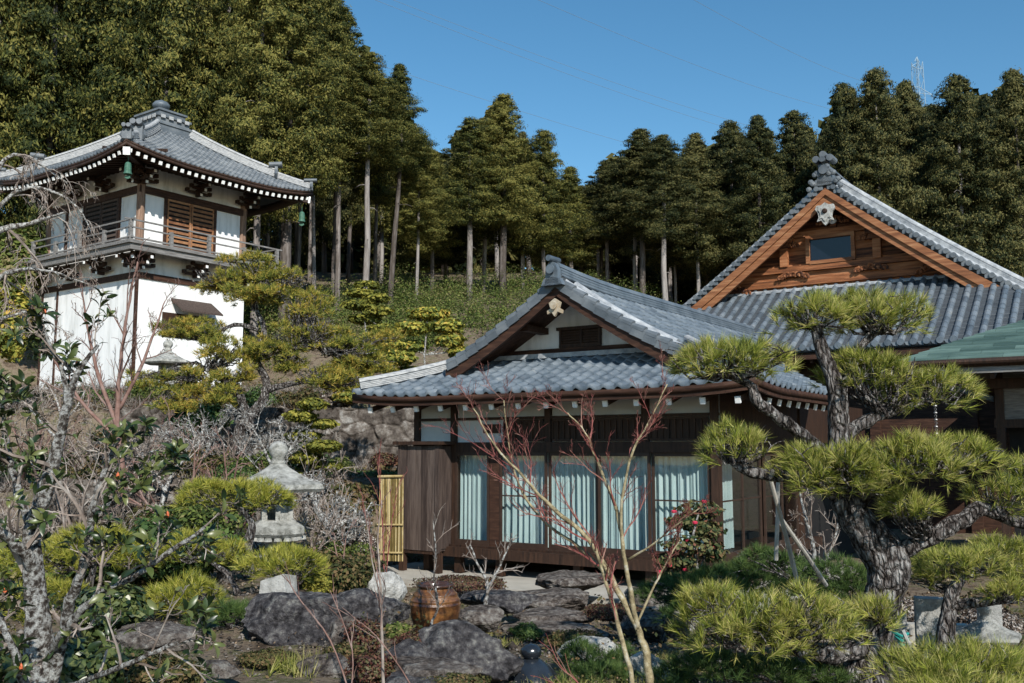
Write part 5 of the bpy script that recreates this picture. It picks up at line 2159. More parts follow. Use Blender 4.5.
pads = [
    (816, 312, 7.1, 44, 25, 0), (880, 311, 7.2, 50, 27, 7), (848, 305, 7.4, 40, 20, 7),
    (730, 357, 6.85, 66, 26, 1),
    (868, 366, 7.15, 48, 32, 2), (925, 384, 7.25, 48, 30, 2),
    (735, 440, 6.9, 40, 28, 3),
    (835, 466, 6.8, 62, 34, 6), (905, 456, 6.7, 66, 32, 6), (955, 452, 6.9, 48, 24, 6),
    (908, 505, 6.7, 30, 17, 4), (1003, 492, 6.95, 34, 26, 4), (1030, 470, 7.2, 24, 22, 4),
    (742, 618, 6.6, 66, 38, 5), (812, 614, 6.5, 52, 36, 5), (712, 598, 6.8, 34, 22, 5),
    (872, 612, 6.7, 28, 19, 0),
]
big = niwaki('large trained black pine with gnarled grey trunk and cloud shaped pads at the right', (866, 700, 7.0), L, pads, nlen=.105, nwid=.0042, nper=34, dens=.95, seed=5, fan=30, spread=.33)

# root flare of the big pine
niwaki('bright low pine cushion filling the bottom right corner', (955, 690, 6.2), [([(958, 712, 6.2), (955, 690, 6.2), (950, 670, 6.2)], .05, .02)],
       [(925, 664, 6.1, 50, 24, 0), (985, 662, 6.2, 52, 26, 0), (1030, 668, 6.3, 34, 24, 0), (955, 684, 5.9, 60, 18, 0)], nlen=.115, nwid=.004, nper=28, dens=1.1, seed=9, fan=12, name='low_pine', cat='low pine')
niwaki('second smaller pine with dark lichened trunk behind the big pine at the right', (948, 640, 8.6),
       [([(946, 648, 8.6), (948, 620, 8.6), (952, 594, 8.6), (962, 575, 8.6)], .085, .04), ([(950, 606, 8.6), (985, 602, 8.5), (1025, 598, 8.5)], .05, .03)],
       [(958, 560, 8.6, 48, 20, 0), (1000, 548, 8.8, 34, 18, 0), (1008, 588, 8.3, 24, 14, 1), (915, 572, 8.9, 30, 18, 0), (1030, 572, 8.5, 18, 18, 1)], nlen=.10, nwid=.0045, nper=24, seed=13, needle=M_need)
niwaki('dark green pine mass behind and left of the big trunk', (828, 620, 9.6), [([(828, 630, 9.6), (826, 600, 9.6), (822, 580, 9.6)], .05, .02)],
       [(838, 572, 9.6, 42, 22, 0), (800, 585, 9.8, 36, 20, 0), (850, 592, 9.4, 30, 18, 0), (770, 560, 10.2, 40, 18, 0)], needle=M_need_g, nlen=.09, nwid=.005, nper=22, seed=14, name='low_pine', cat='low pine')
niwaki('dark green spreading pine below the right hand glass doors', (662, 645, 9.8),
       [([(664, 640, 9.8), (668, 618, 9.8), (676, 596, 9.8), (690, 582, 9.8)], .035, .018)],
       [(705, 585, 9.8, 56, 22, 0), (745, 575, 10.2, 44, 20, 0), (660, 590, 10.0, 24, 14, 0), (690, 610, 9.5, 34, 14, 0)], needle=M_need_g, nlen=.09, nwid=.005, nper=22, seed=15, name='low_pine', cat='low pine')
niwaki('low blue green pine at the bottom centre left of the young maple', (600, 680, 7.8), [([(600, 690, 7.8), (602, 670, 7.8), (604, 660, 7.8)], .03, .015)],
       [(585, 655, 7.8, 34, 18, 0), (622, 660, 7.8, 28, 16, 0), (600, 672, 7.5, 36, 14, 0)], needle=M_need_g, nlen=.08, nwid=.0042, nper=22, seed=16, name='low_pine', cat='low pine')

# left pines
niwaki('yellow green pine cushion on a dark stem in front of the large stone lantern', (248, 560, 11.6),
       [([(250, 575, 11.6), (247, 548, 11.6), (252, 525, 11.6), (240, 508, 11.6)], .075, .03)],
       [(218, 490, 11.6, 44, 20, 0), (258, 493, 11.7, 36, 18, 0)], needle=M_need_y, nlen=.10, nwid=.006, nper=22, seed=21, fan=20)
niwaki('yellow green pine with two low cushions between lantern and pale stone block', (262, 590, 10.4),
       [([(222, 612, 10.6), (240, 598, 10.5), (262, 600, 10.4), (285, 582, 10.4)], .05, .022), ([(240, 598, 10.5), (228, 575, 10.6), (205, 558, 10.7)], .035, .02)],
       [(286, 560, 10.4, 44, 19, 0), (190, 545, 10.8, 36, 20, 1), (226, 550, 11.2, 24, 17, 1)], needle=M_need_y, nlen=.10, nwid=.0055, nper=24, seed=22, fan=16)
niwaki('spiky yellow green pine cushion above the shaded soil at the left', (195, 625, 9.0),
       [([(196, 640, 9.0), (200, 622, 9.0), (196, 608, 9.0)], .04, .02)],
       [(188, 592, 9.0, 42, 24, 0), (160, 600, 9.2, 26, 18, 0)], needle=M_need_y, nlen=.11, nwid=.005, nper=26, seed=23, fan=14)
niwaki('small dark green pine cushion lying beside the big dark boulder', (232, 635, 8.8),
       [([(228, 640, 8.8), (232, 625, 8.8)], .03, .015)], [(236, 612, 8.8, 30, 15, 0), (205, 618, 8.9, 22, 13, 0)], needle=M_need_g, nlen=.10, nwid=.0045, nper=26, seed=24, fan=10)
niwaki('yellow green pine cushions behind the lichened shrub at the far left', (90, 590, 10.0),
       [([(85, 600, 10.0), (92, 575, 10.0), (95, 560, 10.0)], .05, .02)],
       [(95, 540, 10.0, 44, 26, 0), (138, 552, 10.4, 26, 20, 0), (35, 555, 9.8, 38, 24, 0), (15, 605, 9.0, 30, 24, 0), (60, 590, 9.4, 28, 18, 0)], needle=M_need_y, nlen=.10, nwid=.005, nper=24, seed=25, fan=12)

# tall pine before the tower
Lm = [
    ([(254, 480, 21.5), (250, 462, 21.5), (241, 446, 21.5), (240, 430, 21.5), (252, 414, 21.5), (264, 398, 21.5), (266, 380, 21.5), (256, 358, 21.6), (264, 330, 21.7), (254, 302, 21.8), (262, 280, 21.8)], .16, .035),
    ([(250, 428, 21.5), (243, 405, 21.4), (236, 388, 21.3), (215, 375, 21.2), (195, 362, 21.2)], .12, .04),
    ([(262, 392, 21.5), (285, 385, 21.5), (315, 380, 21.6), (340, 384, 21.6)], .08, .04),
    ([(262, 345, 21.6), (285, 348, 21.5), (320, 345, 21.5)], .07, .03),
    ([(258, 330, 21.7), (235, 325, 21.5), (205, 338, 21.4)], .06, .03),
    ([(262, 300, 21.8), (230, 285, 21.8), (210, 275, 21.8)], .05, .03),
]
pm = [(222, 276, 21.8, 32, 17, 5), (252, 266, 22.0, 36, 14, 0), (285, 282, 21.8, 30, 16, 0), (255, 292, 21.5, 34, 14, 0), (305, 300, 21.7, 26, 16, 3),
      (205, 328, 21.4, 26, 12, 4), (178, 330, 21.3, 24, 10, 4), (225, 348, 21.3, 32, 15, 1), (188, 382, 21.1, 30, 13, 1), (150, 378, 21.0, 22, 11, 1), (215, 395, 21.0, 28, 13, 1), (172, 402, 21.0, 26, 11, 1),
      (290, 338, 21.5, 28, 15, 3), (325, 338, 21.6, 32, 15, 3), (352, 352, 21.8, 30, 14, 3), (322, 372, 21.5, 34, 14, 2), (350, 382, 21.6, 28, 13, 2), (290, 362, 21.5, 22, 11, 3), (378, 340, 22.2, 24, 12, 3), (372, 364, 22.0, 26, 12, 3), (312, 322, 21.6, 30, 13, 3), (265, 352, 21.3, 24, 11, 0), (235, 372, 21.0, 22, 10, 1)]
niwaki('tall garden pine with orange tinged pads and a bent trunk before the white tower', (252, 478, 21.5), Lm, pm, needle=M_need_o, nlen=.13, nwid=.014, nper=15, dens=.68, split=9, seed=31, fan=34, spread=.5)


# cloud pruned small conifers
def topiary(label, base, pads, seed, m=M_topi, name='topiary_tree', size=.05, r0=.05):
    R = np.random.default_rng(seed)
    b0 = at(*base)
    org = Vector((b0.x, b0.y, gz(b0.x, b0.y)))
    root = empty(name, org, 0, label, 'topiary tree')
    mb = MB()
    top = at(pads[0][0], pads[0][1], base[2])
    B = bez(org, top, 0, .03, 7)
    mb.tube(B, [r0 * (1 - .1 * i) for i in range(7)], 7)
    for (px, py, hw_, hh_) in pads:
        c = at(px, py, base[2])
        k = min(B, key=lambda q: abs(q.z - c.z + .1))
        mb.tube(bez(k, c, -.03, .06, 4), [r0 * .45, r0 * .4, r0 * .3, r0 * .2], 5)
    mb.build('trunk', M_bark2, root, org)
    for (px, py, hw_, hh_) in pads:
        Y = base[2] + R.uniform(-.25, .25)
        c = at(px, py, Y)
        s = Y / F_PX
        rx, rz = hw_ * s, hh_ * s
        n = int(700 * (rx * rx * 3.1) / (size * 10) ** 2) + 250
        mesh_obj('foliage_pad', [leaf_blob(c, rx, rx * .8, rz, n, size, R, up=.6)], m, root, org)
    return root


topiary('tiered gold green topiary tree standing behind the stone lantern', (309, 478, 19.0), [(312, 404, 15, 6), (300, 416, 17, 6), (322, 424, 15, 5), (303, 436, 18, 6), (322, 446, 20, 6), (305, 458, 18, 6), (325, 466, 17, 5), (300, 474, 14, 5)], 3, size=.055)
topiary('tall tiered topiary conifer at the foot of the bare cypress trunks', (368, 335, 30.0), [(367, 285, 13, 4), (360, 293, 16, 4), (376, 298, 15, 4), (360, 305, 18, 5), (377, 311, 15, 5), (364, 319, 17, 5), (382, 328, 14, 4)], 4, size=.09)
topiary('broad flat topped topiary pine on the slope left of the gable', (440, 362, 30.0), [(428, 314, 22, 7), (412, 328, 17, 7), (447, 326, 17, 7), (450, 340, 16, 7), (412, 346, 15, 6), (460, 352, 14, 6)], 5, m=M_need_o, size=.10)
topiary('low green topiary behind the left end of the house roof', (395, 385, 28.0), [(385, 345, 20, 8), (400, 358, 18, 8), (375, 365, 20, 8), (410, 372, 16, 6)], 6, m=M_need_o, size=.09)
topiary('small rounded topiary by the top of the retaining wall', (350, 405, 26.8), [(352, 370, 20, 8), (338, 384, 18, 7), (365, 388, 18, 7), (350, 397, 20, 6)], 7, m=M_need_o, size=.08)


# leafy mounds
def mound(label, px, py, Y, hw_, hh_, m, seed, name='azalea_bush', cat='bush', size=.04, n=None):
    R = np.random.default_rng(seed)
    c = at(px, py, Y)
    s = Y / F_PX
    rx, rz = hw_ * s, hh_ * s
    n = n or int(1500 * min(5, (rx / (size * 8)) ** 1.4) + 300)
    VF = [leaf_blob(c, rx, rx * .8, rz, n, size, R, up=.5)]
    V = VF[0][0]
    o = mesh_obj(name, VF, m, None, c)
    o.location = c
    return tag(o, label, cat)


mound('clipped red brown azalea mound at the foot of the white tower wall', 120, 398, 30.0, 15, 7, M_redleaf, 41, size=.08)
mound('greenish clipped mound at the tower foot left of the red one', 58, 402, 29.0, 20, 8, M_need_o, 42, size=.08)
mound('small red azalea at the tower foot right of the pine trunk', 268, 405, 29.5, 12, 6, M_redleaf, 43, size=.08)
mound('russet azalea mound in front of the tall retaining wall', 383, 461, 24.5, 13, 9, M_redleaf, 44, size=.045)
mound('russet azalea mound beside the house post', 402, 461, 23.5, 8, 7, M_redleaf, 45, size=.07)
mound('red leaved dwarf shrub at the foot of the brown jar', 417, 645, 8.2, 24, 15, M_redleaf, 46, size=.018)
mound('brown red dwarf shrub between the cracked boulders', 362, 640, 8.0, 20, 22, M_redleaf, 47, size=.018)
mound('pink brown twiggy shrub left of the bamboo fence', 360, 545, 17.0, 18, 18, M_brushm, 48, size=.025, n=4000)
mound('grey green lichened shrub left of the bamboo fence', 350, 502, 18.5, 24, 22, M_cover, 49, size=.06)
mound('yellow leaved small plant beside the pale stone block', 318, 583, 10.8, 14, 12, M_topi, 50, size=.035)
mound('dark clipped hedge along the foot of the retaining wall', 368, 478, 22.5, 40, 8, M_need_g, 51, name='hedge', cat='hedge', size=.06, n=3500)
mound('low moss green plant beside the stepping stones', 526, 632, 10.8, 16, 8, M_need_g, 52, size=.018)
mound('red brown moss clump between jar and plum', 462, 583, 12.4, 46, 6, M_redleaf, 53, name='moss_clump', cat='moss', size=.018)
mound('red brown moss clump right of the stepping stones', 615, 612, 12.0, 30, 8, M_redleaf, 54, name='moss_clump', cat='moss', size=.018)
mound('green brown clump between the stepping stones and the black finial', 575, 640, 9.6, 30, 9, M_cover, 55, name='moss_clump', cat='moss', size=.018)
mound('pale purple dry bush behind the low curb wall', 892, 612, 11.2, 40, 14, M_brushm, 56, size=.022, n=6000)
mound('pale purple dry bush right of the second pine trunk', 985, 622, 11.0, 34, 14, M_brushm, 57, size=.022, n=6000)
mound('greenish bush on the slope left of the tower', 18, 262, 38.0, 26, 40, M_shrub, 58, size=.14, n=3500)
mound('dark leafy bush at the left edge below the tower wall', 12, 320, 26.0, 24, 40, M_need_o, 59, size=.10, n=3000)
mound('dark evergreen bush on the bank right of the tower foot', 200, 420, 24.0, 30, 18, M_need_g, 60, size=.09, n=2600)
mound('olive green mound halfway along the bank left of the lantern', 120, 440, 22.0, 26, 14, M_cover, 61, size=.08, n=2400)
mound('olive bush on the bank above the retaining wall', 420, 392, 27.4, 26, 9, M_need_o, 62, size=.08, n=2200)
mound('dry brown bush on the bank above the retaining wall', 335, 400, 26.9, 20, 8, M_brushm, 63, size=.07, n=1800)
mound('low dark bush below the lichened shrub', 110, 610, 8.4, 40, 24, M_gloss, 64, size=.05, n=2200)

# camellia with flowers, dark red green
c0 = at(690, 590, 13.0)
org = Vector((c0.x, c0.y, gz(c0.x, c0.y)))
root = empty('camellia_bush', org, 0, 'dark camellia bush with a few red flowers before the right end glass door', 'camellia bush')
mb = MB()
for (px, py) in ((700, 508), (690, 535), (680, 560), (708, 545)):
    mb.tube(bez(org, at(px, py, 13.0), 0, .08, 5), [.03, .026, .02, .016, .01], 6)
mb.build('stem', M_bark2, root, org)
R = np.random.default_rng(5)
VF = []
for (px, py, a, b_) in ((700, 510, 22, 9), (684, 522, 18, 8), (706, 530, 18, 9), (690, 545, 28, 9), (712, 552, 14, 9), (676, 560, 22, 8), (690, 575, 26, 9)):
    c = at(px, py, 13.0 + R.uniform(-.2, .2))
    s = 13 / F_PX
    VF.append(leaf_blob(c, a * s, a * s * .8, b_ * s, 420, .055, R, up=.6))
mesh_obj('foliage', VF, mat('camellia_leaves', [(.02, .035, .012), (.06, .07, .022), (.16, .06, .04), (.10, .10, .04)], 9, .6, island=.9, spec=.15), root, org)
fl_ = MB()
for (px, py) in ((704, 502), (674, 512), (688, 541), (670, 566), (685, 570), (712, 548), (660, 572), (695, 523)):
    c = at(px, py, 12.78)
    fl_.lathe([(.0, -.02), (.03, -.01), (.038, .012), (.02, .025), (.0, .02)], 8, tuple(c))
fl_.build('flowers', M_flower, root, org)

# teal cloth tied to the trunk
c = at(892, 634, 6.85)
mb = MB()
for k in range(3):
    mb.tube([c + Vector((-.06 + k * .02, -.16, .05 - k * .03)), c + Vector((-.01, -.19, .02 - k * .03)), c + Vector((.05, -.15, .03 - k * .035))], .011, 6, mi=0)
mb.tube([c + Vector((.0, -.19, .06)), c + Vector((.03, -.2, -.02)), c + Vector((.05, -.19, -.09))], .012, 6, mi=1)
o = mb.build('cloth_tie', [M_teal, M_block])
tag(o, 'teal and white cloth tied round the foot of the big pine trunk', 'cloth')

# poles propping the pine
for (a, b_, lab) in (((770, 478, 7.6), (800, 592, 8.2), 'grey prop pole leaning under the lower left limb of the big pine'), ((782, 520, 8.0), (826, 585, 8.8), 'thin grey prop pole leaning right behind the first one'), ((778, 470, 8.6), (776, 560, 8.8), 'upright pale prop pole beside the veranda')):
    mb = MB()
    A_, B_ = at(*a), at(*b_)
    mb.tube([A_, A_.lerp(B_, .5) + Vector((.006, 0, 0)), B_], [.017, .018, .02], 8)
    o = mb.build('prop_pole', M_bamboo_g)
    tag(o, lab, 'prop pole')

# ------------------------------------------------------------------ bare trees
Ym = 6.9
maple, tips, org = bare_tree('young maple with tan stems and red twigs in front of the glass doors', (646, 690, Ym), [
    ([(650, 700, Ym), (646, 653, Ym), (635, 625, Ym), (610, 575, Ym), (589, 540, Ym), (553, 508, Ym), (525, 479, Ym), (494, 445, Ym), (474, 408, Ym)], .029, .004),
    ([(638, 630, Ym), (630, 590, 6.85), (624, 554, 6.8), (617, 511, 6.8), (597, 461, 6.8), (585, 432, 6.8), (567, 412, 6.8)], .021, .004),
    ([(634, 700, 6.7), (630, 670, 6.7), (614, 611, 6.75), (603, 575, 6.8), (596, 550, 6.8)], .019, .010),
    ([(612, 580, Ym), (580, 548, 7.0), (548, 525, 7.05), (520, 488, 7.1), (508, 440, 7.1), (504, 400, 7.1)], .015, .004),
    ([(622, 545, 6.8), (622, 500, 6.75), (633, 450, 6.7), (646, 428, 6.7), (667, 384, 6.7)], .013, .004),
    ([(628, 560, 6.8), (652, 545, 6.7), (672, 528, 6.65), (700, 508, 6.6)], .009, .003),
    ([(636, 625, Ym), (655, 585, 6.9), (668, 560, 6.9), (680, 540, 6.9)], .010, .004),
], lv=3, n_child=11, ratio=.33, spread=.6, up=.24, m=M_maple, mt=M_red, name='young_maple', cat='young maple', seed=3, rmin=.0015, t0=.38)

bare_tree('slender red stemmed sapling left of the brown jar', (384, 690, 6.0), [([(384, 700, 6.0), (382, 640, 6.0), (381, 590, 6.0), (378, 540, 6.0), (382, 500, 6.0)], .011, .003), ([(381, 600, 6.0), (372, 560, 6.0), (366, 515, 6.0)], .005, .002)],
          lv=2, n_child=8, ratio=.25, spread=.5, up=.3, m=M_twig, mt=M_twig_r, name='sapling', cat='sapling', seed=5, rmin=.0018)
bare_tree('pale slender sapling rising in front of the brown jar', (432, 636, 8.9), [([(428, 640, 8.9), (431, 625, 8.9), (438, 605, 8.9), (434, 580, 8.9), (436, 555, 8.9), (433, 520, 8.9)], .014, .004)],
          lv=2, n_child=9, ratio=.35, spread=.6, up=.3, m=M_bark2, mt=M_twig, name='sapling', cat='sapling', seed=6, rmin=.0025)
bare_tree('little bare plum between the jar and the stepping stones', (486, 618, 10.6), [([(485, 620, 10.6), (486, 600, 10.6), (488, 585, 10.6), (478, 565, 10.6), (470, 545, 10.6)], .026, .008), ([(488, 588, 10.6), (498, 570, 10.6), (506, 552, 10.6), (512, 538, 10.6)], .018, .005)],
          lv=2, n_child=8, ratio=.5, spread=.8, up=.25, m=M_bark2, mt=M_twig, name='bare_plum', cat='bare plum', seed=7, rmin=.003)
bare_tree('red stemmed thicket of young shoots in front of the bamboo fence', (385, 560, 15.0), [([(384, 575, 15), (383, 530, 15), (380, 490, 15), (378, 462, 15)], .014, .005), ([(386, 575, 15), (392, 520, 15), (400, 480, 15)], .010, .004), ([(378, 575, 15), (368, 530, 15), (362, 495, 15)], .010, .004)],
          lv=2, n_child=7, ratio=.35, spread=.5, up=.4, m=M_red, mt=M_red, name='red_shoots', cat='shrub', seed=8, rmin=.003)
bare_tree('long thin arching shoots crossing the boulders at the bottom', (352, 690, 5.6), [([(352, 700, 5.6), (330, 640, 5.6), (300, 600, 5.6), (285, 575, 5.6)], .006, .002), ([(350, 700, 5.6), (352, 650, 5.6), (330, 590, 5.6)], .005, .002), ([(420, 700, 5.8), (395, 660, 5.8), (370, 630, 5.8), (340, 610, 5.8)], .005, .002)],
          lv=1, n_child=6, ratio=.3, spread=.5, up=.2, m=M_twig_r, mt=M_twig_r, name='arching_shoots', cat='shrub', seed=9, rmin=.0015)
bare_tree('small red tipped shoots beside the black glazed finial', (590, 700, 6.6), [([(600, 705, 6.6), (575, 680, 6.6), (560, 665, 6.6), (548, 640, 6.6)], .006, .002), ([(600, 705, 6.6), (570, 690, 6.6), (545, 680, 6.6)], .005, .002)],
          lv=1, n_child=6, ratio=.4, spread=.5, up=.2, m=M_red, mt=M_red, name='red_shoots', cat='shrub', seed=10, rmin=.0015)

# lichened trees on the bank
bank = [
    ('lichened plum with a white trunk in the middle of the bank', 19.0, [([(205, 505), (203, 470), (200, 445), (188, 425)], .07, .03), ([(202, 460), (212, 440), (226, 420)], .04, .02), ([(204, 475), (185, 455), (165, 438)], .04, .015)]),
    ('lichened bare tree left of the white trunked plum', 17.5, [([(118, 530), (116, 495), (122, 465), (135, 440)], .06, .02), ([(117, 500), (100, 470), (92, 445)], .04, .015), ([(120, 475), (140, 455), (160, 450)], .03, .012)]),
    ('lichened bare tree with crooked limbs right of the stone lantern', 15.5, [([(335, 590), (337, 555), (330, 530), (316, 505), (306, 480)], .07, .025), ([(337, 555), (352, 530), (356, 505)], .045, .02), ([(330, 530), (350, 520), (372, 524)], .05, .02)]),
    ('tangle of bare lichened branches left of the lantern roof', 16.5, [([(160, 520), (165, 490), (175, 470), (190, 455)], .05, .018), ([(166, 492), (150, 470), (140, 450)], .035, .014)]),
    ('thin bare tree behind the lantern', 18.5, [([(268, 500), (272, 470), (262, 445), (252, 425)], .04, .012), ([(272, 470), (290, 450), (300, 430)], .03, .012)]),
    ('bare grey shrub under the left wall of the tower', 22.0, [([(60, 450), (62, 420), (55, 395)], .05, .02), ([(62, 425), (78, 405), (85, 390)], .03, .012), ([(58, 440), (35, 415), (20, 400)], .035, .012)]),
    ('fine bare shrub right of the tall pine trunk', 20.5, [([(298, 480), (300, 455), (312, 435)], .04, .015), ([(300, 458), (285, 440), (278, 422)], .03, .012)]),
]
for i, (lab, Y, ls) in enumerate(bank):
    ls2 = [([(a, b_, Y + .15 * j) for j, (a, b_) in enumerate(pts)], r0, r1) for pts, r0, r1 in ls]
    bare_tree(lab, (ls[0][0][0][0], ls[0][0][0][1], Y), ls2, lv=3, n_child=11, ratio=.60, spread=1.0, up=.10, m=M_bark2, mt=M_twig if i % 2 else M_bark2, seed=60 + i, rmin=.006)

Yr = 15.5
bare_tree('red brown bare tree spreading in front of the white tower', (122, 470, Yr), [
    ([(124, 500, Yr), (120, 450, Yr), (118, 400, Yr), (122, 350, Yr), (130, 300, Yr), (138, 262, Yr)], .055, .012),
    ([(119, 430, Yr), (100, 380, Yr), (88, 330, Yr), (82, 290, Yr)], .04, .010),
    ([(119, 410, Yr), (140, 370, Yr), (155, 330, Yr), (165, 300, Yr)], .035, .009),
    ([(120, 440, Yr), (80, 400, Yr), (50, 350, Yr), (40, 310, Yr)], .035, .009),
], lv=3, n_child=8, ratio=.33, spread=.8, up=.3, m=M_twig_r, mt=M_twig_r, seed=71, rmin=.004)
Yw = 15.0
bare_tree('weeping bare cherry with pale arching boughs before the left end of the tower', (-40, 420, Yw), [
    ([(-45, 480, Yw), (-40, 400, Yw), (-35, 320, Yw), (-28, 260, Yw), (0, 231, Yw), (29, 224, Yw), (66, 212, 14.8)], .13, .012),
    ([(-28, 262, Yw), (-15, 200, Yw), (5, 160, Yw), (25, 156, Yw), (48, 170, Yw), (68, 184, Yw)], .05, .007),
    ([(-34, 310, Yw), (-5, 282, Yw), (20, 270, 14.7), (52, 272, 14.5), (86, 284, 14.4)], .05, .010),
    ([(-30, 250, Yw), (5, 200, Yw), (40, 188, Yw), (75, 205, Yw), (95, 240, Yw)], .045, .006),
    ([(-36, 330, Yw), (0, 320, Yw), (30, 312, Yw), (60, 330, Yw)], .04, .008),
], lv=3, n_child=11, ratio=.30, spread=.8, up=-.12, m=M_bark2, mt=M_twig, name='weeping_cherry', cat='weeping cherry', seed=72, rmin=.0035, droop=.09)

# lichened evergreen in the left foreground
Yf = 4.2
shrub, tips, org = bare_tree('near evergreen shrub with white lichened limbs and glossy leaves at the left', (40, 700, Yf), [
    ([(42, 730, Yf), (40, 680, Yf), (38, 630, Yf), (34, 580, Yf), (32, 530, Yf), (45, 493, Yf), (58, 445, Yf), (68, 402, Yf), (78, 372, Yf), (98, 345, 4.25)], [.085, .07, .052, .042, .036, .03, .024, .018, .012, .007], 0),
    ([(50, 700, Yf), (62, 640, 4.15), (70, 600, 4.1), (86, 560, 4.05), (92, 512, 4.0), (106, 470, 4.0), (118, 440, 4.0)], .030, .007),
    ([(45, 660, Yf), (70, 625, 4.0), (100, 594, 3.9), (140, 572, 3.85), (172, 550, 3.8), (205, 528, 3.8)], .022, .006),
    ([(36, 570, Yf), (18, 545, 4.1), (-8, 522, 4.0), (-30, 500, 4.0)], .030, .012),
    ([(60, 690, Yf), (110, 672, 3.7), (160, 650, 3.6), (190, 640, 3.6)], .014, .005),
    ([(33, 530, Yf), (15, 480, 4.3), (5, 430, 4.4), (0, 390, 4.4)], .022, .007),
    ([(68, 402, Yf), (62, 370, 4.2), (50, 345, 4.2), (42, 322, 4.2)], .012, .005),
    ([(92, 512, 4.0), (120, 500, 3.9), (150, 480, 3.9), (176, 462, 3.9)], .012, .005),
    ([(30, 700, 3.8), (10, 640, 3.7), (-10, 600, 3.7)], .020, .008),
], lv=3, n_child=7, ratio=.30, spread=.85, up=.16, m=M_bark2n, mt=M_twig, name='evergreen_shrub', cat='evergreen shrub', seed=81, rmin=.0022)
R = np.random.default_rng(82)
r = random.Random(82)
V, Fc = [], []
buds = MB()
for (p, d) in tips:
    if r.random() < .62:
        continue
    n = r.randint(2, 5)
    d = (d + Vector((0, 0, .35))).normalized()
    a0 = d.orthogonal().normalized()
    b0_ = d.cross(a0)
    ph = r.uniform(0, 6.28)
    for k in range(n):
        an = ph + k * 2.4
        out = a0 * math.cos(an) + b0_ * math.sin(an)
        l = r.uniform(.035, .072)
        w = l * r.uniform(.16, .21)
        dirn = (out * r.uniform(.5, 1.0) + d * r.uniform(.2, .9)).normalized()
        side = dirn.cross(out.cross(dirn) if abs(dirn.dot(out)) < .99 else a0)
        nrm = (d - dirn * d.dot(dirn)).normalized()
        side = dirn.cross(nrm).normalized()
        base = len(V)
        q = [(0, 0, 0), (.22, .7, .10), (.5, 1, .12), (.8, .72, .06), (1.0, 0, -.03)]
        mid = [p + dirn * l * (.06 + t) + nrm * l * (z * .8 - .10 * t * t) for t, ww, z in q]
        for (t, ww, z), m0 in zip(q, mid):
            V.append(m0 - side * w * ww + nrm * w * ww * .35)
            V.append(m0)
            V.append(m0 + side * w * ww + nrm * w * ww * .35)
        for t in range(4):
            for e in range(2):
                a_ = base + t * 3 + e
                Fc.append((a_, a_ + 1, a_ + 4, a_ + 3))
    if r.random() < .015:
        buds.lathe([(.0, -.008), (.007, .0), (.006, .012), (.0, .022)], 6, tuple(p + d * .012))
V = np.array([tuple(v) for v in V])
mesh_obj('leaves', [(V, np.array(Fc))], M_gloss, shrub, org, smooth=True)
buds.build('red_buds', M_bud, shrub, org)

# ------------------------------------------------------------------ ground cover, litter, brush
R = np.random.default_rng(91)


def scatter(n, x0, x1, y0, y1):
    X = R.uniform(x0, x1, n)
    Y = R.uniform(y0, y1, n)
    return X, Y, terr(X, Y)


def hold(X, Y, k):
    """patchy selection"""
    f = np.array([mnoise.noise(Vector((a * .55, b * .55, k))) for a, b in zip(X, Y)])
    return f


def off_house(X, Y):
    c, s = math.cos(HOUSE[2]), math.sin(HOUSE[2])
    a = (X - HOUSE[0]) * c + (Y - HOUSE[1]) * s
    b = -(X - HOUSE[0]) * s + (Y - HOUSE[1]) * c
    return ~((a > .2) & (a < 9.5) & (b > -.6) & (b < 13))


X, Y, Z = scatter(60000, -14, 9, 5.5, 34)
f = hold(X, Y, 0)
ok = off_house(X, Y) & (f > -.35)
P = np.stack([X, Y, Z + R.uniform(.0, .07, len(X))], -1)[ok]
o = mesh_obj('leaf_litter', [cards(P, unit(R.normal(size=P.shape) * .5 + [0, 0, 1]), R.uniform(.6, 1.3, len(P)) * np.clip(P[:, 1] * .0022, .014, .045), R=R)], M_litter)
tag(o, 'brown fallen leaves strewn over the garden soil and bank', 'leaf litter', kind='stuff')
X, Y, Z = scatter(90000, -16, 9, 7, 36)
f = hold(X, Y, 9)
ok = off_house(X, Y) & (f > .05)
X, Y, Z, f = X[ok], Y[ok], Z[ok], f[ok]
P = np.stack([X, Y, Z + R.uniform(0, .30, len(X)) * np.clip(f * 2, .15, 1)], -1)
o = mesh_obj('ground_cover', [cards(P, unit(R.normal(size=P.shape) * .6 + [0, -.3, .8]), R.uniform(.6, 1.3, len(P)) * np.clip(P[:, 1] * .0032, .02, .07), R=R)], M_cover)
tag(o, 'low green and brown ground cover plants on the bank', 'ground cover', kind='stuff')
X, Y, Z = scatter(17000, -17, -3.4, 13.5, 33)
f = hold(X, Y, 5)
ok = off_house(X, Y) & (f > -.35)
P = np.stack([X, Y, Z], -1)[ok]
D = unit(R.normal(size=P.shape) * .8 + [0, 0, .9])
o = mesh_obj('dry_brush', [needles(P, D, 6, .40, .011, .7, R)], M_brushm)
tag(o, 'dry grey brown brush and dead stalks on the bank', 'brush', kind='stuff')
X, Y, Z = scatter(6000, -1.2, 2.5, 6.2, 13)
f = hold(X, Y, 14)
ok = off_house(X, Y) & (f > .12)
P = np.stack([X, Y, Z], -1)[ok]
o = mesh_obj('grass', [needles(P, unit(R.normal(size=P.shape) * .3 + [0, 0, 1]), 6, .09, .005, .5, R)], M_grass)
tag(o, 'short yellow green grass tufts between the stones', 'grass', kind='stuff')
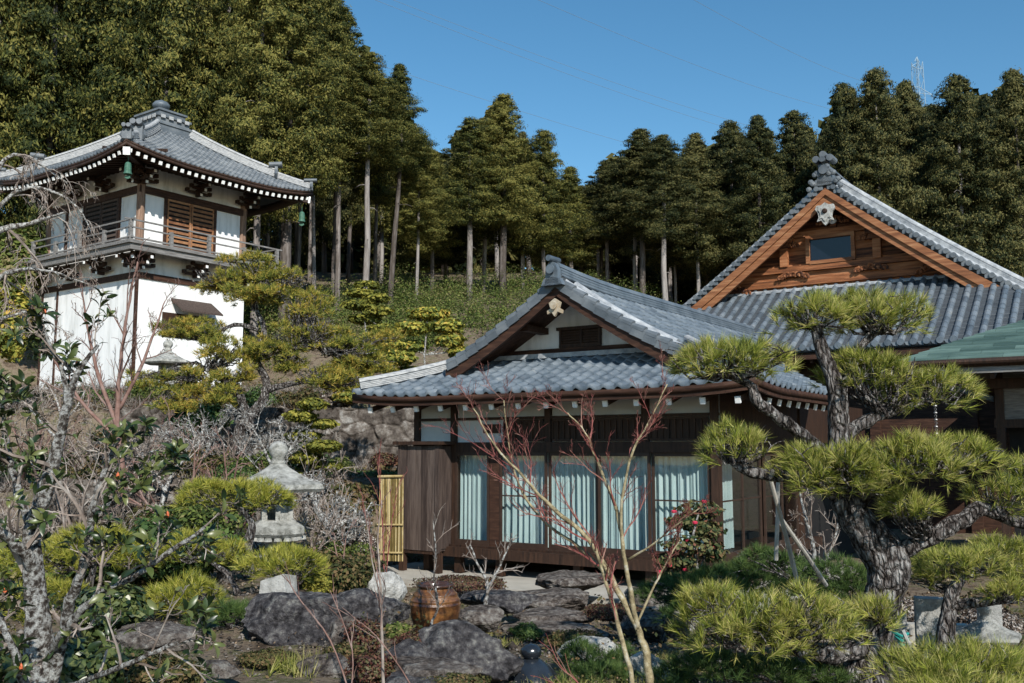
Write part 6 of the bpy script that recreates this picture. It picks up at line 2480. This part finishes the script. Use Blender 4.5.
# striped grass tuft
c = ground_point(300, 676)
P = np.array([[c.x + R.normal() * .12, c.y + R.normal() * .1, c.z] for _ in range(60)])
o = mesh_obj('grass_clump', [needles(P - np.array(c), unit(R.normal(size=P.shape) * .3 + [0, 0, .8]), 8, .17, .009, .5, R)], M_grass)
o.location = c
tag(o, 'pale striped grass clump at the bottom edge below the big boulder', 'grass clump')

# bare shrubs and small evergreens filling the bank: copies of three of each
rb_ = random.Random(301)
protos = []
for q in range(3):
    r = random.Random(310 + q)
    root = empty('bare_shrub', (0, 0, 0), 0, 'bare lichened shrub among the dense dry brush of the bank', 'bare shrub', 'bare shrubs crowding the bank')
    mb = MB()
    tips_ = []
    for k in range(6):
        a = r.uniform(0, 6.28)
        d = Vector((math.cos(a) * .5, math.sin(a) * .5, 1)).normalized()
        pts = [Vector((0, 0, -.1))]
        for j in range(5):
            d = (d + Vector((r.gauss(0, .16), r.gauss(0, .16), r.gauss(0, .05)))).normalized()
            pts.append(pts[-1] + d * .25)
        grow(mb, pts, .024, .008, 3, 5, .5, .95, .15, r, tips_, 5, 0, .005)
    mb.build('branches', (M_twig_r, M_twig, M_twig)[q], root)
    protos.append(root)
spots = [(60, 455, 21), (95, 470, 19), (140, 482, 18.2), (175, 468, 20), (212, 452, 22), (235, 470, 20.5), (150, 430, 24), (100, 425, 24.5), (30, 440, 22), (20, 480, 18.5), (320, 470, 19.5), (336, 500, 17.5), (180, 500, 16.2),
         (130, 515, 15.2), (75, 500, 15.8), (228, 520, 15.5), (285, 440, 22.5), (312, 530, 15.0), (345, 560, 14.0), (45, 410, 27), (85, 400, 27.5), (205, 432, 25), (10, 520, 14.5)]
for i, (px, py, Y) in enumerate(spots):
    p = at(px, py, Y)
    src = protos[i % 3]
    if i < 3:
        o = src
    else:
        o = link(src.copy())
        for ch in [c_ for c_ in COL.objects if c_.parent == src]:
            link(ch.copy(), o)
    o.location = (p.x, p.y, gz(p.x, p.y))
    o.rotation_euler = (0, 0, rb_.uniform(0, 6.28))
    k = rb_.uniform(.75, 1.25)
    o.scale = (k, k, k)

# small evergreen bushes between them
R = np.random.default_rng(401)
c0 = (0, 0, 0)
VF = [leaf_blob((R.uniform(-.4, .4), R.uniform(-.3, .3), .28 + R.uniform(-.08, .12)), .34, .3, .24, 700, .045, R, up=.5) for _ in range(5)]
pr_ = [mesh_obj('evergreen_bush', VF, M_need_g), mesh_obj('evergreen_bush', VF, M_cover), mesh_obj('evergreen_bush', VF, M_shrub)]
bsp = [(150, 455, 21), (190, 475, 19), (225, 455, 22.5), (120, 470, 19.5), (85, 485, 17.5), (250, 460, 19.5), (290, 470, 20.5), (330, 480, 19.5), (340, 535, 15.5), (175, 440, 24), (110, 445, 23), (60, 430, 24), (40, 465, 19), (320, 555, 14.0), (205, 508, 15.5), (270, 440, 24.5), (150, 505, 15.6), (340, 455, 22), (230, 478, 17.8), (300, 400, 26.9), (330, 395, 27.2), (360, 392, 27.0), (392, 395, 27.2), (280, 395, 27.8), (250, 415, 26.9), (230, 400, 28.5), (150, 405, 28.5), (90, 408, 28.0), (120, 560, 11.5), (60, 560, 11.0), (170, 570, 11.5), (330, 592, 11.6), (355, 575, 12.6)]
for i, (px, py, Y) in enumerate(bsp):
    p = at(px, py, Y)
    o = pr_[i % 3] if i < 3 else link(pr_[i % 3].copy())
    o.location = (p.x, p.y, gz(p.x, p.y) - .03)
    o.rotation_euler = (0, 0, rb_.uniform(0, 6.28))
    k = rb_.uniform(.7, 1.25)
    o.scale = (k, k, k)
    tag(o, 'small rounded evergreen bush among bare shrubs on the bank', 'bush', 'small evergreen bushes on the bank')
bare_tree('tangled bare shrub in the shade behind the prop poles of the big pine', (815, 580, 10.5), [([(812, 600, 10.5), (815, 560, 10.5), (806, 520, 10.5), (800, 490, 10.5)], .03, .01), ([(816, 590, 10.5), (830, 550, 10.5), (842, 510, 10.5)], .025, .008), ([(812, 590, 10.5), (792, 555, 10.5), (782, 525, 10.5)], .02, .008)],
          lv=3, n_child=8, ratio=.45, spread=.9, up=.15, m=M_bark2, mt=M_twig, name='bare_shrub', cat='bare shrub', seed=91, rmin=.003)

# pebbles and grit between the boulders
R = np.random.default_rng(501)
n = 9000
X = R.uniform(-4.5, 3.5, n)
Y = R.uniform(5.6, 14, n) 
ok = off_house(X, Y)
X, Y = X[ok], Y[ok]
Z = terr(X, Y)
n = len(X)
sz = R.uniform(.006, .022, n) * (1 + 2.2 * (R.uniform(0, 1, n) > .97))
oct_ = np.array([[1, 0, 0], [0, 1, 0], [-1, 0, 0], [0, -1, 0], [0, 0, .7], [0, 0, -.7]], float)
rot = R.uniform(0, 6.28, n)
V = oct_[None] * sz[:, None, None] * R.uniform(.6, 1.4, (n, 6, 1))
cx_, sx_ = np.cos(rot)[:, None], np.sin(rot)[:, None]
V = np.stack([V[..., 0] * cx_ - V[..., 1] * sx_, V[..., 0] * sx_ + V[..., 1] * cx_, V[..., 2]], -1) + np.stack([X, Y, Z + .01], -1)[:, None]
of = np.array([[0, 1, 4], [1, 2, 4], [2, 3, 4], [3, 0, 4], [1, 0, 5], [2, 1, 5], [3, 2, 5], [0, 3, 5]])
Fp = (of[None] + (np.arange(n) * 6)[:, None, None]).reshape(-1, 3)
o = mesh_obj('gravel', [(V.reshape(-1, 3), Fp)], mat('grit', [(.04, .033, .028), (.10, .085, .072), (.19, .17, .15)], 2, .95, island=.9, spec=.05))
tag(o, 'small stones and grit scattered on the soil between the boulders', 'gravel', kind='stuff')
rock_px(415, 690, 6.7, 110, 44, 83, M_rock, 'dark stone cut by the bottom edge left of the mossy stone', flat=.6)
rock_px(330, 668, 7.4, 60, 34, 84, M_rock2, 'brown stone half sunk in the soil at the bottom below the cracked boulder')
rock_px(215, 668, 6.9, 52, 20, 85, M_rock2, 'small flat stone in the shaded soil at the bottom left', flat=.6)
rock_px(700, 660, 8.0, 44, 26, 87, M_rock, 'dark stone under the left lower pad of the big pine')
mound('russet dwarf shrub growing between the bottom stones', 372, 668, 6.9, 26, 16, M_redleaf, 88, size=.018)
mound('mixed brown green weeds at the bottom beside the pale grass clump', 345, 655, 7.6, 24, 10, M_cover, 89, size=.02)
mound('dark weeds at the foot of the near evergreen shrub', 60, 668, 5.6, 60, 30, M_gloss, 92, size=.04, n=2600)
mound('low dark weeds in the bottom left corner', 150, 672, 6.0, 50, 14, M_cover, 93, size=.025)

niwaki('dark green low pine filling the ground below the lower left pads of the big pine', (735, 690, 7.0), [([(735, 700, 7.0), (736, 680, 7.0), (740, 668, 7.0)], .03, .015)],
       [(712, 664, 7.0, 42, 17, 0), (765, 668, 7.0, 44, 16, 0), (818, 674, 6.9, 34, 14, 0), (670, 676, 7.2, 28, 14, 0)], needle=M_need_g, nlen=.09, nwid=.0045, nper=24, seed=95, fan=10, name='low_pine', cat='low pine')
niwaki('dark green low pine cushion in the shade at the bottom left', (130, 690, 6.6), [([(130, 700, 6.6), (131, 685, 6.6), (132, 675, 6.6)], .03, .015)],
       [(120, 666, 6.6, 38, 15, 0), (165, 676, 6.4, 34, 13, 0)], needle=M_need_g, nlen=.09, nwid=.0045, nper=24, seed=96, fan=10, name='low_pine', cat='low pine')
mound('olive weeds along the bottom edge in front of the dark boulder', 455, 684, 6.6, 36, 9, M_cover, 97, size=.018)
mound('moss green cushion on the soil below the big angular boulder', 268, 658, 7.6, 30, 7, M_cover, 98, name='moss_clump', cat='moss', size=.015)
mound('light green fern like plant between the jar and the red dwarf shrub', 398, 632, 8.6, 12, 9, M_shrub, 99, size=.03)
